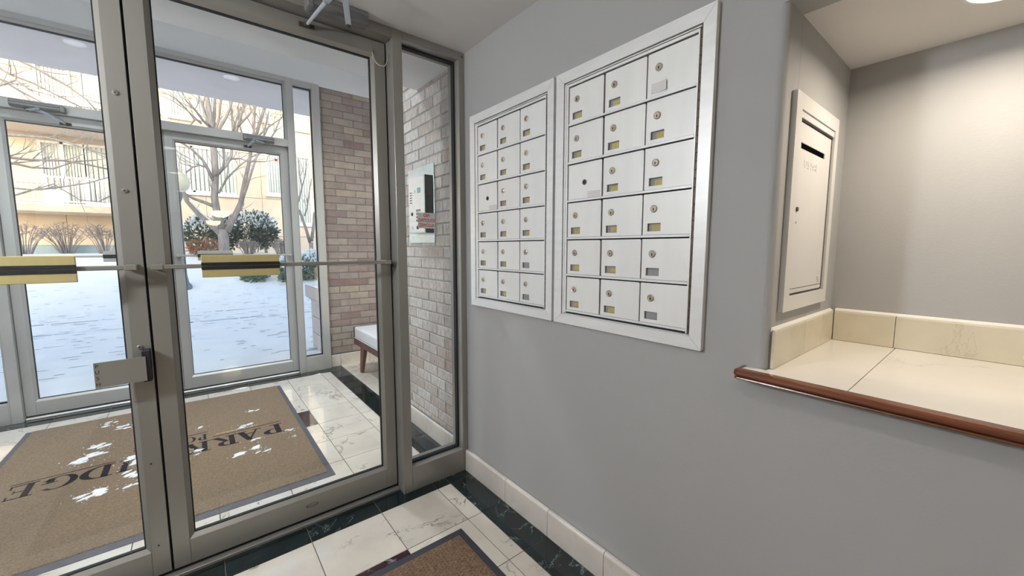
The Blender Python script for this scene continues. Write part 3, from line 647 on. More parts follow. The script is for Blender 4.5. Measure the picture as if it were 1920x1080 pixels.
PK = MB().box(.009, .0095, hb[0], hb[1], hb[2], hb[3]).box(.004, .009, hb[0]-.001, hb[0], hb[2], hb[3]).box(.004, .009, hb[1], hb[1]+.001, hb[2], hb[3]).box(.004, .009, hb[0], hb[1], hb[3], hb[3]+.001).box(.004, .009, hb[0], hb[1], hb[2]-.001, hb[2]).mesh('name_window', mats=[greym])
CD = MB().box(.0075, .0085, hb[0]+.001, hb[0]+.036, hb[2]+.0005, hb[2]+.0185).mesh('name_card', mats=[card])
COLS = [0.9945, 0.828, 0.664]; ROWS = [1.716-.1415*k+.0705 for k in range(6)]
def mailbox_unit(dy, label):
    yo0, yo1, zo0, zo1 = 0.535+dy, 1.140+dy, 0.961, 1.921
    yi0, yi1, zi0, zi1 = 0.571+dy, 1.099+dy, 0.999, 1.880
    XF = 1.134
    root = empty('mailbox_unit', (XW, (yo0+yo1)/2, zo0), label, 'mailboxes', 'recessed aluminium mailbox panels')
    O = [(yo0, zo0), (yo1, zo0), (yo1, zo1), (yo0, zo1)]; I = [(yi0, zi0), (yi1, zi0), (yi1, zi1), (yi0, zi1)]
    for k in range(4):
        p, q, r, s = O[k], O[(k+1) % 4], I[(k+1) % 4], I[k]
        e = .0005                                   # open mitre
        d = (q[0]-p[0], q[1]-p[1]); L_ = math.hypot(*d); d = (d[0]/L_*e, d[1]/L_*e)
        P4 = [(p[0]+d[0], p[1]+d[1]), (q[0]-d[0], q[1]-d[1]), (r[0]-d[0], r[1]-d[1]), (s[0]+d[0], s[1]+d[1])]
        MB().hexa([(XF, *v) for v in P4], [(XW-.0005, *v) for v in P4]).build('frame_rail', alumL, root)
    MB().box(XW-.004, XW-.0005, yi0, yi1, zi0, zi1).build('cabinet_back', darkm, root)
    # inner door frame: sill, head and side strips
    inf = MB(); inf.cbox(XF+.002, XW-.004, 1.0760+dy, 1.0865+dy, zi0+.007, zi1-.010, .0005); inf.cbox(XF+.003, XW-.004, 1.0885+dy, 1.0965+dy, zi0+.004, zi1-.006, .0005)
    inf.cbox(XF+.002, XW-.004, .5845+dy, 1.0755+dy, 1.8605, 1.8695, .0005); inf.cbox(XF+.005, XW-.004, .578+dy, 1.0955+dy, 1.8735, 1.8775, .0005)
    inf.cbox(XF+.002, XW-.004, .5800+dy, .5850+dy, zi0+.007, 1.8695, .0005); inf.cbox(XF+.004, XW-.004, .5715+dy, .5735+dy, zi0+.002, zi1-.002, .0003)
    inf.cbox(XF+.004, XW-.004, .5755+dy, 1.0955+dy, .9995, 1.0025, .0005)
    inf.build('inner_frame', alumL, root)
    hg = MB(); z = zi0+.006
    while z < zi1-.012:
        hg.cbox(XF+.004, XW-.004, .5742+dy, .5795+dy, z, z+.0225, .0007); z += .0240
    hg.build('piano_hinge', hingem, root)
    for k, zc in enumerate(ROWS):
        MB().cbox(XF+.0022, XW-.004, .5855+dy, 1.0752+dy, zc-.0705+.0024, zc-.0705+.0098, .0005).build('shelf_rail', alumL, root)
        for j in (0, 1):
            yc = COLS[j]-.0805+dy
            MB().cbox(XF+.004, XW-.004, yc-.0012, yc+.0020, zc-.0595, zc+.0660, .0003).build('divider', alumL, root)
    for i, zc in enumerate(ROWS):
        for j, yc in enumerate(COLS):
            special = (i == 2 and j == 0)
            zz = zc+.0705-.0705+.0045
            d = piece('mail_door', DMP if special else DM, (XF+.0045, yc+dy, zz), root)
            if special:
                piece('master_lock', LKM2, (XF+.0045, yc+dy-.0025, zz-.006), d)
                st = MB().box(XF+.0040, XF+.0046, yc+dy-.078+.003, yc+dy-.018, zz-.063, zz-.041).build('paper_label', paper, d)
            else:
                piece('lock', LKM, (XF+.0045, yc+dy+.0405, zz+.017), d)
                piece('name_window', PK, (XF+.0045, yc+dy, zz), d)
                if not ((i == 5 and j == 2) or (i == 4 and j == 2)): piece('name_card', CD, (XF+.0045, yc+dy-random.uniform(0, .008), zz+random.uniform(-.0003, .003)), d)
    return root
m2 = mailbox_unit(0.0, 'near mailbox panel of eighteen aluminium doors, next to the niche')
m1 = mailbox_unit(0.6185, 'far mailbox panel of eighteen aluminium doors, next to the glass sidelight')
# loose plastic tape over one name window of the near unit
tp = empty('taped_card', (1.1375, 0.706, 1.738), 'curled plastic card taped over the top name window nearest the niche', 'card')
b = MB(); pr = []
for k in range(9):
    t = k/8; y_ = 0.7275-.052*t; dx = .0016+.006*max(0, t-.55)**1.3*2.2; pr.append((1.1382-dx, y_))
for k in range(8):
    (xa, ya), (xb, yb) = pr[k], pr[k+1]
    b.hexa([(xa, ya, 1.7345), (xb, yb, 1.7345), (xb, yb, 1.7640), (xa, ya, 1.7640)], [(xa+.0006, ya, 1.7345), (xb+.0006, yb, 1.7345), (xb+.0006, yb, 1.7640), (xa+.0006, ya, 1.7640)])
b.build('card_sheet', paper, tp)

# ================================================================== DOOR HARDWARE THAT HANGS ON THE FRAMES
def closer(loc, label, body_w, flip, elbow, foot, shoe_y, bh=0.057):
    # loc = (x of body centre, y of frame face, z of body centre)
    x, y, z = loc
    root = empty('door_closer', (x, y, z), label, 'door closer', 'hydraulic door closers')
    h = bh/2; w2 = body_w/2
    prof = [(y-.0005, z-h+.004), (y-.012, z-h), (y-.048, z-h), (y-.060, z-h+.010), (y-.060, z-.004), (y-.056, z-.002), (y-.056, z+.004), (y-.060, z+.006), (y-.060, z+h-.010), (y-.050, z+h), (y-.0005, z+h)]
    MB().prism(prof, 'x', x-w2, x+w2).build('body', closerm, root)
    e = MB(); s = -1 if flip else 1
    e.cbox(x-s*w2-.002, x-s*w2+.022, y-.063, y-.0005, z-h-.001, z+h+.001, .004); e.build('end_cap', closerm, root)
    px = x + s*body_w*.18
    MB().lathe([(.012, 0), (.012, .014), (.008, .018)], (px, y-.032, z-h), (0, 0, -1), 14).build('pivot', hingem, root)
    piv = Vector((px, y-.032, z-h-.012)); el = Vector(elbow); ft = Vector(foot)
    def flat(a, b, wd, t):
        d = (b-a).normalized(); sd = d.cross(Vector((0, 0, 1))).normalized()*wd/2; u = sd.cross(d).normalized()*t/2
        return MB().hexa([a-sd-u, a+sd-u, b+sd-u, b-sd-u], [a-sd+u, a+sd+u, b+sd+u, b-sd+u])
    flat(piv, el, .022, .007).build('main_arm', chrome, root)
    mid = el.lerp(ft, .45)
    f = flat(el+Vector((0, 0, -.008)), mid, .022, .006); 
    f.build('forearm', chrome, root)
    sd = (ft-mid).normalized().cross(Vector((0, 0, 1))).normalized()*.009
    r = MB(); r.tube([mid, mid+(ft-mid)*.5, ft], [.0075, .007, .006], 8); r.build('forearm_rod', chrome, root)
    MB().lathe([(.012, -.012), (.012, .010), (.008, .012)], el, (0, 0, 1), 12).build('elbow_pin', closerm, root)
    s2 = MB(); s2.cbox(ft.x-.030, ft.x+.030, shoe_y-.006, shoe_y-.0005, ft.z-.010, ft.z+.010, .002); s2.cbox(ft.x-.010, ft.x+.010, shoe_y-.022, shoe_y-.005, ft.z-.008, ft.z+.008, .002)
    s2.build('shoe', hingem, root)
    return root
closer((0.522, F, 2.2305), 'grey door closer on the header of the inner doors', 0.235, False, (0.475, 1.560, 2.2080), (0.425, 1.886, 2.183), YD)
closer((0.522, YF, 2.242), 'grey door closer above the outer door nearer the brick', 0.235, False, (0.470, 4.18, 2.200), (0.440, 4.372, 2.175), 4.39, .045)
closer((mir(0.522), YF, 2.242), 'grey door closer above the outer door farther from the brick', 0.235, True, (mir(0.490), 4.18, 2.195), (mir(0.400), 4.372, 2.160), 4.39, .045)
# loop of cable at the top hinge corner
cb = empty('door_cable', (0.728, YD, 2.11), 'thin beige loop of cable between the inner door corner and its frame', 'cable')
pts = []
A, Bq = Vector((0.697, YD-.004, 2.163)), Vector((0.764, F+.045, 2.150))
for k in range(17):
    t = k/16; p = A.lerp(Bq, t); p.z -= .062*math.sin(math.pi*t)**.7; p.x -= .010*math.sin(math.pi*min(1, t*1.6)); p.y -= .02*math.sin(math.pi*t); pts.append(p)
MB().tube(pts, .0026, 8).build('cable_loop', M('beige_cable', (.50, .44, .31), .5, var=.08, vscale=60), cb, smooth=True)
b = MB(); b.cbox(A.x-.004, A.x+.004, YD-.008, YD-.0003, A.z-.006, A.z+.006, .001); b.cbox(.7605, .7648, F+.035, F+.052, 2.143, 2.157, .001); b.build('cable_clip', alum, cb)

# stickers
ns_ = empty('no_soliciting_sticker', (0.95, 1.8865, 1.36), 'white NO SOLICITING ALLOWED sticker with red letters on the sidelight, seen from behind', 'sticker')
MB().box(0.902, 0.999, 1.8926, 1.8930, 1.361, 1.441).build('sticker_sheet', thinpaper, ns_)
for txt, zz, sz, sx in (('NO', 1.4265, .0235, .95), ('SOLICITING', 1.4015, .0245, .72), ('ALLOWED', 1.3765, .0235, .80)):
    text_mb(txt, sz, (0.950, 1.8923, zz), (-1, 0, 0), (0, 0, 1), sx=sx, bold=.0007).build('lettering', redm, ns_)
rs = empty('red_sticker', (0.66, 4.408, 2.085), 'small square red sticker at the top corner of the outer door glass', 'sticker')
MB().box(0.650, 0.672, 4.4085, 4.4092, 2.078, 2.101).build('sticker_sheet', redm, rs)

# intercom on the rugged brick
ic = empty('intercom_panel', (1.174, 2.40, 1.29), 'stainless steel intercom box with keypad on the rugged brick wall', 'intercom')
MB().cbox(1.169, 1.1738, 2.224, 2.588, 1.292, 1.778, .001).build('back_plate', M('pale_blue_film_plate', (.55, .66, .72), .25, .5, var=.04, vscale=8), ic)
MB().rbox(1.112, 1.169, 2.232, 2.462, 1.352, 1.704, .003, 2).build('housing', steel, ic)
MB().box(1.113, 1.168, 2.2305, 2.2325, 1.354, 1.702).build('side_seam', darkm, ic)  # dark sheet covering the near side of the housing
fp = MB().cbox(1.1095, 1.1125, 2.238, 2.456, 1.358, 1.698, .001).build('front_plate', steel, ic)
for k in range(5): MB().box(1.1088, 1.1097, 2.408, 2.438, 1.606-k*.0155, 1.6115-k*.0155).build('speaker_slot', darkm, fp)
MB().box(1.1088, 1.1097, 2.285, 2.330, 1.600, 1.632).build('logo_field', tealm, fp)
b = MB(); b.add([(1.1086, 2.372, 1.606), (1.1086, 2.362, 1.630), (1.1086, 2.354, 1.606)], [(0, 1, 2)]); b.build('logo_mark', tealm, fp)
for r_ in range(4):
    for c_ in range(3): MB().cbox(1.106, 1.1097, 2.292+c_*.021, 2.306+c_*.021, 1.487-r_*.0205, 1.500-r_*.0205, .001).build('key', greym, fp)
for (yy, zz, rr) in ((2.408, 1.475, .011), (2.331, 1.388, .011)):
    MB().lathe([(rr, 0), (rr, .004), (rr*.7, .006)], (1.1095, yy, zz), (-1, 0, 0), 16).build('lock', darkm, fp)
for k in range(3): MB().box(1.1089, 1.1097, 2.395, 2.418-k*.004, 1.392-k*.008, 1.395-k*.008).build('printed_line', greym, fp)

# ================================================================== MATS
G = {  # serif capitals on a unit body (width, strokes)
 'P': (.78, [('r',.12,.0,.32,1),('r',0,0,.46,.055),('r',0,.945,.36,1),('a',.34,.72,.42,.28,.20,.225,-90,90)]),
 'A': (.95, [('q',(.40,1),(.58,1),(.86,0),(.64,0)),('q',(.46,1),(.50,.88),(.20,0),(.13,0)),('r',.26,.28,.66,.345),('r',0,0,.32,.05),('r',.54,0,.96,.05)]),
 'R': (.92, [('r',.12,0,.32,1),('r',0,0,.44,.055),('r',0,.945,.36,1),('a',.34,.74,.40,.26,.19,.205,-90,90),('q',(.34,.50),(.52,.50),(.92,0),(.68,0)),('r',.66,0,.96,.05)]),
 'K': (.95, [('r',.12,0,.32,1),('r',0,0,.44,.055),('r',0,.945,.44,1),('q',(.30,.40),(.34,.50),(.84,.96),(.72,.96)),('q',(.42,.62),(.58,.68),(.94,0),(.70,0)),('r',.62,0,1.0,.05),('r',.60,.945,.94,1)]),
 'I': (.44, [('r',.12,0,.32,1),('r',0,0,.44,.055),('r',0,.945,.44,1)]),
 'D': (.92, [('r',.12,0,.32,1),('r',0,0,.36,.055),('r',0,.945,.36,1),('a',.34,.5,.58,.5,.34,.445,-90,90)]),
 'G': (.95, [('a',.52,.5,.52,.5,.30,.445,45,330),('r',.66,.08,.86,.42),('r',.54,.38,.98,.43)]),
 'E': (.80, [('r',.12,0,.32,1),('r',0,0,.78,.06),('r',0,.94,.74,1),('r',.30,.48,.60,.53),('r',.70,0,.76,.26),('r',.66,.76,.72,1),('r',.56,.40,.60,.61)]),
 'O': (1.0, [('a',.5,.5,.5,.5,.28,.445,0,360)]),
 'N': (.95, [('r',.12,0,.19,1),('r',.74,0,.81,1),('q',(.10,1),(.32,1),(.81,.02),(.74,.0)),('r',0,.945,.30,1),('r',0,0,.32,.05),('r',.62,.945,.95,1)]),
 'T': (.84, [('r',.32,0,.52,1),('r',0,.94,.84,1),('r',.18,0,.66,.055),('r',0,.74,.06,1),('r',.78,.74,.84,1)]),
}
def glyph(ch_, xs, ybase, width, height, m, parent, z):
    # text reads from outside: its right is world -x and its up is world -y
    wd, st = G[ch_]; k = width/wd; b = MB()
    def W(x, y): return (xs - x*k, ybase - y*height)
    def poly(ps):
        n = len(ps); b.add([(*W(*p), z) for p in ps] + [(*W(*p), z-.003) for p in ps], [tuple(range(n)), tuple(range(n, 2*n))] + [(i, (i+1) % n, n+(i+1) % n, n+i) for i in range(n)])
    for s in st:
        if s[0] == 'r': poly([(s[1], s[2]), (s[3], s[2]), (s[3], s[4]), (s[1], s[4])])
        elif s[0] == 'q': poly(list(s[1:5]))
        else:
            _, cx, cy, ro, rv, ri, rw, a0, a1 = s; n = 20
            for i in range(n):
                t0, t1 = R(a0+(a1-a0)*i/n), R(a0+(a1-a0)*(i+1)/n)
                poly([(cx+ro*math.cos(t0), cy+rv*math.sin(t0)), (cx+ro*math.cos(t1), cy+rv*math.sin(t1)), (cx+ri*math.cos(t1), cy+rw*math.sin(t1)), (cx+ri*math.cos(t0), cy+rw*math.sin(t0))])
    return b.build('letter', m, parent)
vm = empty('entrance_mat', (-0.21, 3.15, 0), 'large tan vestibule mat reading PARK RIDGE POINTE, dusted with snow', 'mat')
mx0, mx1, my0, my1 = -0.968, 0.540, 2.243, 4.080
ring_ = MB()
O = [(mx0, my0), (mx1, my0), (mx1, my1), (mx0, my1)]; I = [(mx0+.030, my0+.045), (mx1-.030, my0+.045), (mx1-.030, my1-.012), (mx0+.030, my1-.012)]
for k in range(4):
    p, q, r, s = O[k], O[(k+1) % 4], I[(k+1) % 4], I[k]
    ring_.hexa([(*p, .002), (*q, .002), (*r, .0055), (*s, .0055)], [(*p, .0003), (*q, .0003), (*r, .0003), (*s, .0003)])
ring_.build('rubber_border', rubber, vm)
MB().cbox(I[0][0], I[1][0], I[0][1], I[2][1], .0006, .0095, .003).build('pile', carpet, vm)
ZL = .0100
for ch_, xs, wd in (('P', .413, .125), ('A', .287, .150), ('R', .150, .135), ('K', .005, .125), ('R', -.215, .135), ('I', -.358, .060), ('D', -.432, .135), ('G', -.572, .132), ('E', -.722, .105)):
    glyph(ch_, xs, 3.160, wd, .158, letterm, vm, ZL)
xs = -0.006
for ch_, wd in (('P', .052), ('O', .068), ('I', .028), ('N', .064), ('T', .056), ('E', .052)):
    glyph(ch_, xs, 3.283, wd, .095, letterm, vm, ZL); xs -= wd+.0085
for (a, c, yy) in ((.023, .408, 3.200), (-.829, -.438, 3.180), (-.372, -.002, 3.316)):
    MB().box(a, c, yy-.004, yy+.004, ZL-.003, ZL).build('ruled_line', letterm, vm)
b = MB()
for k in range(9): b.box(.255-k*.027, .277-k*.027, 3.222, 3.240, ZL-.003, ZL)
b.build('worn_gold_strip', letterg, vm)
# snow trodden onto the mat
sn = MB(); rs_ = random.Random(3)
spots = [((168, 858), .105, .045, 70), ((185, 838), .075, .03, 40), ((172, 926), .085, .028, 46), ((183, 918), .05, .025, 22), ((205, 795), .06, .03, 30), ((232, 800), .07, .03, 34), ((250, 862), .07, .05, 50), ((245, 890), .07, .045, 40),
         ((458, 798), .07, .02, 22), ((475, 826), .06, .018, 20), ((495, 846), .055, .02, 26), ((365, 849), .06, .025, 24), ((540, 808), .055, .014, 22), ((550, 819), .03, .012, 10), ((480, 838), .07, .03, 18), ((455, 850), .1, .012, 16), ((475, 770), .05, .012, 10), ((378, 802), .04, .01, 8), ((245, 908), .05, .02, 14)]
def mound(x, y, rx, ry, ang, h):
    n = 18; ph = [rs_.uniform(.62, 1.2) for _ in range(n)]; ca, sa = math.cos(ang), math.sin(ang); vs_ = []
    for lev, zz in ((1.0, .0101), (.72, .0103+h*.7), (.35, .0103+h)):
        for j in range(n):
            t = 2*math.pi*j/n; q = lev*ph[j]*rs_.uniform(.9, 1.1); u, v = rx*q*math.cos(t), ry*q*math.sin(t)
            vs_.append((x+u*ca-v*sa, y+u*sa+v*ca, zz+rs_.uniform(-.0006, .0006)*(lev < 1)))
    fs_ = [(l*n+j, l*n+(j+1) % n, (l+1)*n+(j+1) % n, (l+1)*n+j) for l in (0, 1) for j in range(n)] + [tuple(range(2*n, 3*n))]
    sn.add(vs_, fs_)
def fleck(x, y, r):
    ph = rs_.random()*6
    r1 = [(x+r*rs_.uniform(.6, 1.3)*math.cos(ph+j*math.pi/3), y+r*rs_.uniform(.6, 1.4)*math.sin(ph+j*math.pi/3), .0101) for j in range(6)]
    sn.add(r1+[(x, y, .0103+r*.5)], [(j, (j+1) % 6, 6) for j in range(6)])
for (px, py), a, c, n in spots:
    p = onfloor(px, py, .01)
    if p.x > mx1-.02 or p.x < mx0 or p.y > my1: continue
    for k in range(max(3, n//6)):
        t = rs_.uniform(0, 2*math.pi); q = rs_.random()**.5*.85
        rx = a*rs_.uniform(.22, .46); mound(p.x+a*.7*q*math.cos(t), p.y+c*1.9*q*math.sin(t), rx, rx*rs_.uniform(.28, .55), R(rs_.uniform(-5, 40)), rs_.uniform(.002, .006))
    for k in range(n//2):
        t = rs_.uniform(0, 2*math.pi); q = rs_.random()**.7*1.25
        fleck(p.x+a*q*math.cos(t), p.y+c*2.4*q*math.sin(t), rs_.uniform(.0015, .0045))
so = sn.build('mat_snow', snowl); tag(so, 'clumps of trodden snow scattered over the tan vestibule mat', 'snow', kind='stuff')

lm = empty('lobby_mat', (0.25, 0.65, 0), 'brown waffle-textured lobby mat with a dark rubber rim', 'mat')
lx0, lx1, ly0, ly1 = -0.62, 0.862, -0.35, 1.4395
O = [(lx0, ly0), (lx1, ly0), (lx1, ly1), (lx0, ly1)]; I = [(lx0+.034, ly0+.034), (lx1-.032, ly0+.034), (lx1-.032, ly1-.036), (lx0+.034, ly1-.036)]
b = MB()
for k in range(4):
    p, q, r, s = O[k], O[(k+1) % 4], I[(k+1) % 4], I[k]
    b.hexa([(*p, .002), (*q, .002), (*r, .006), (*s, .006)], [(*p, .0003), (*q, .0003), (*r, .0003), (*s, .0003)])
b.build('rubber_border', rubberD, lm)
MB().box(I[0][0], I[1][0], I[0][1], I[2][1], .0006, .0065).build('pile_base', carpet2, lm)
b = MB(); pit = .0150
xx = lx1-.034-pit; row = 0
while xx > lx0+.034:
    yy = ly1-.038-pit*(.5 if row % 2 else 0)-pit
    while yy > ly0+.034:
        b.add([(xx+.0008, yy+.0008, .006), (xx+pit-.0008, yy+.0008, .006), (xx+pit-.0008, yy+pit-.0008, .006), (xx+.0008, yy+pit-.0008, .006), (xx+.004, yy+.004, .0095), (xx+pit-.004, yy+.004, .0095), (xx+pit-.004, yy+pit-.004, .0095), (xx+.004, yy+pit-.004, .0095)],
              [(4, 5, 6, 7), (0, 1, 5, 4), (1, 2, 6, 5), (2, 3, 7, 6), (3, 0, 4, 7)])
        yy -= pit
    xx -= pit; row += 1
tag(b.build('waffle_nubs', carpet2, lm), kind='stuff')

# ================================================================== BENCH
bn_ = empty('bench', (1.49, 3.55, 0), 'white cushioned bench with splayed walnut legs in the brick alcove', 'bench')
bx0, bx1, by0, by1 = 1.236, 1.74, 2.95, 4.155
MB().rbox(bx0+.004, bx1-.004, by0+.004, by1-.006, .336, .450, .018, 3).build('cushion', vinyl, bn_, smooth=False)
MB().tube([(bx0+.004, by0+.01, .338), (bx0+.004, by1-.01, .338)], .004, 6).tube([(bx0+.01, by1-.006, .338), (bx1-.01, by1-.006, .338)], .004, 6).build('piping', vinyl, bn_)
f = MB(); f.cbox(bx0, bx0+.028, by0, by1, .272, .334, .002); f.cbox(bx1-.028, bx1, by0, by1, .272, .334, .002); f.cbox(bx0+.028, bx1-.028, by1-.028, by1, .272, .400, .002); f.cbox(bx0+.028, bx1-.028, by0, by0+.028, .272, .334, .002)
f.cbox(bx0+.001, bx0+.03, by1-.004, by1+.006, .272, .445, .002); f.box(bx0+.028, bx1-.028, by0+.028, by1-.028, .322, .334)
f.build('seat_frame', woodb, bn_)
for (lx, ly, sx, sy) in ((bx0, by1-.24, 1, 1), (bx1, by1-.24, -1, 1), (bx0, by0+.24, 1, -1), (bx1, by0+.24, -1, -1)):
    x0_, x1_ = (lx+.004, lx+.040) if sx > 0 else (lx-.040, lx-.004)
    top = [(x0_, ly-.052, .272), (x1_, ly-.052, .272), (x1_, ly+.052, .272), (x0_, ly+.052, .272)]
    o_ = sy*.088
    bot = [(x0_+.004, ly+o_-.022, 0.0005), (x1_-.004, ly+o_-.022, 0.0005), (x1_-.004, ly+o_+.022, 0.0005), (x0_+.004, ly+o_+.022, 0.0005)]
    MB().hexa(bot, top).build('leg', woodb, bn_)
MB().cbox(bx0+.045, bx0+.08, by1-.20, by1-.12, .245, .272, .003).build('corner_block', woodb, bn_)

# ================================================================== OUTSIDE
def gz(y):
    if y < 11.5: return -0.10
    t = min(1, (y-11.5)/4.8); return -0.10 + 1.18*t*t*(3-2*t)
g = MB(); ysr = [4.602, 4.9, 5.4, 6, 6.6, 7.2, 7.8, 8.4, 8.9]
for y0_ in (9.15, 10.45): ysr += [y0_-.2, y0_-.1, y0_-.05, y0_-.02, y0_+.02, y0_+.05, y0_+.1, y0_+.2]
ysr += [9.6, 10.0, 11, 11.5] + [12+.4*i for i in range(13)] + [18, 20, 24]
ysr = sorted(set(ysr)); xsr = [-14+.5*i for i in range(57)]; rg = random.Random(5)
def rut(x, y):
    z = 0
    for y0_ in (9.15, 10.45):
        d = y-(y0_+.10*math.sin(x*.5)*0+.0*x); z += .02*math.exp(-((abs(d)-.11)/.05)**2)
    return z
vsn = [(x, y, gz(y)+rut(x, y)+(rg.uniform(-.012, .012) if 5 < y < 20 else 0)) for y in ysr for x in xsr]
nx = len(xsr)
g.add(vsn, [(j*nx+i, j*nx+i+1, (j+1)*nx+i+1, (j+1)*nx+i) for j in range(len(ysr)-1) for i in range(nx-1)])
gro = g.build('ground', snowm, smooth=True); tag(gro, 'snow-covered ground and road outside with wheel tracks', 'ground', kind='structure')
slush = M('dirty_track_snow', (0.42, 0.45, 0.47), 0.8, var=0.3, vscale=6)
for y0_ in (9.15, 10.45):
    tk = MB(); x = -6.0; rk = random.Random(int(y0_*10))
    while x < 7:
        w_ = rk.uniform(.12, .5); h_ = rk.uniform(.008, .026); yy = y0_+rk.uniform(-.012, .012)
        tk.box(x, x+w_*rk.uniform(.6, 1.05), yy-h_, yy+h_, -.14, -.088+rk.uniform(0, .004)); x += w_
    tag(tk.build('wheel_track', slush, gro), kind='stuff')
fk = MB(); rk = random.Random(77)
for k in range(420):
    y_ = rk.uniform(5.6, 13.5); x_ = rk.uniform(-3.2, 3.4); l_ = rk.uniform(.02, .11); t_ = rk.uniform(.004, .012); z_ = gz(y_)
    fk.add([(x_-l_, y_-t_, z_+.016), (x_+l_, y_-t_*rk.random(), z_+.016), (x_+l_*.6, y_+t_, z_+.020), (x_-l_*.7, y_+t_, z_+.020)], [(0, 1, 2, 3)])
tag(fk.build('scuffs', slush, gro), kind='stuff')
tag(MB().box(-9, XL-.13, 4.475, 4.60, -.2, 6.5).box(2.101, 9, 4.475, 4.60, -.2, 6.5).box(XL-.13, 2.101, 4.475, 4.60, 2.855, 6.5).box(XL-.13, 1.056, 4.471, 4.60, -.2, -.002).build('wall_exterior', stuccoS), 'stucco outer wall of the building above the entrance', 'wall', kind='structure')
tag(MB().box(-4.5, 4.5, 4.601, 5.465, 2.86, 3.06).build('canopy_soffit', stuccoS), 'flat pinkish canopy over the outer doors', 'canopy', kind='structure')

# stone-capped cheek wall beside the entrance
cw = empty('cheek_wall', (1.35, 5.25, -0.1), 'low pink concrete cheek wall with a snowy cap outside the narrow outer sidelight', 'wall')
for r_ in range(3):
    za = -.1+r_*.222
    ed = [4.61, 5.30, 5.90] if r_ % 2 else [4.61, 4.95, 5.62, 5.90]
    for i in range(len(ed)-1): MB().cbox(1.205, 1.55, ed[i]+.004, ed[i+1]-.004, za+(.004 if r_ else -.1), za+.218, .004).build('block', concm, cw)
cp = MB().prism([(1.150, .605), (1.205, .560), (1.55, .560), (1.60, .605), (1.60, .755), (1.150, .755)], 'y', 4.605, 5.95).build('coping', concm, cw)
MB().rbox(1.155, 1.595, 4.61, 5.945, .7555, .782, .012, 2).build('snow_cap', snowm, cp)

# street lamp with a round globe
pb_ = at(349, 540, 13.16); pc_ = at(341, 342, 13.16); hp = pc_.z-.25-gz(13.16)
lp = empty('street_lamp', (pb_.x, 13.16, gz(13.16)), 'street lamp with a cream globe on a slate blue post in the snow', 'street lamp')
MB().lathe([(.13, -.08), (.13, .07), (.075, .14), (.045, .35), (.036, hp-.25), (.07, hp-.16), (.085, hp-.03), (.06, hp+.03)], (pb_.x, 13.16, gz(13.16)), (0, 0, 1), 16).build('post', postm, lp, smooth=True)
MB().lathe([(.07, -.255), (.16, -.205), (.23, -.11), (.252, 0), (.23, .11), (.16, .205), (.085, .255), (.03, .28)], (pb_.x, 13.16, pc_.z), (0, 0, 1), 24).build('globe', globem, lp, smooth=True)

# trees
PXM = .000831
def limb(b, pts, Y, rt, spread=.5, sides=7):
    out = []; wob = rt.uniform(-spread, spread)
    for i, (px, py, r) in enumerate(pts):
        t = i/max(1, len(pts)-1); yy = Y + wob*t
        p = at(px, py, yy); out.append((p, r*PXM*Y))
    b.tube([p for p, r in out], [r for p, r in out], sides)
    return out
def twigs(b, start, d, length, rad, rt, depth):
    p = Vector(start); pts = [p.copy()]; d = Vector(d).normalized(); n = 4
    for i in range(n):
        d = (d + Vector((rt.uniform(-.35, .35), rt.uniform(-.35, .35), rt.uniform(-.15, .35)))).normalized(); p = p + d*length/n; pts.append(p.copy())
    b.tube(pts, [rad*(1-.75*i/n) for i in range(n+1)], 4, cap=False)
    if depth > 0:
        for k in range(2 if depth > 1 else 2):
            q = pts[rt.randint(1, n)]; s = (d + Vector((rt.uniform(-1, 1), rt.uniform(-.8, .8), rt.uniform(-.3, .8)))).normalized()
            twigs(b, q, s, length*rt.uniform(.5, .75), rad*.5, rt, depth-1)
def tree(name, label, base, limbs, trunk, Y, seed, ntw, tl):
    rt = random.Random(seed); root = empty(name, base, label, 'tree', 'bare winter trees')
    tb = MB(); limb(tb, trunk, Y, rt, 0, 10); tb.build('trunk', bark, root, smooth=True)
    allp = []
    for l in limbs:
        lb = MB(); o_ = limb(lb, l, Y, rt, .9); lb.build('branch', bark, root, smooth=True); allp.append(o_)
    tw = MB()
    for o_ in allp:
        for k in range(ntw):
            i = rt.randint(1, len(o_)-1); p, r = o_[i]; dd = (o_[i][0]-o_[i-1][0]).normalized()
            twigs(tw, p, dd + Vector((rt.uniform(-1, 1), rt.uniform(-.8, .8), rt.uniform(-.1, .7))), rt.uniform(.5, 1.0)*tl, min(.016, r*.55), rt, 2)
    tag(tw.build('twigs', twig, root), kind='stuff')
    return root, allp
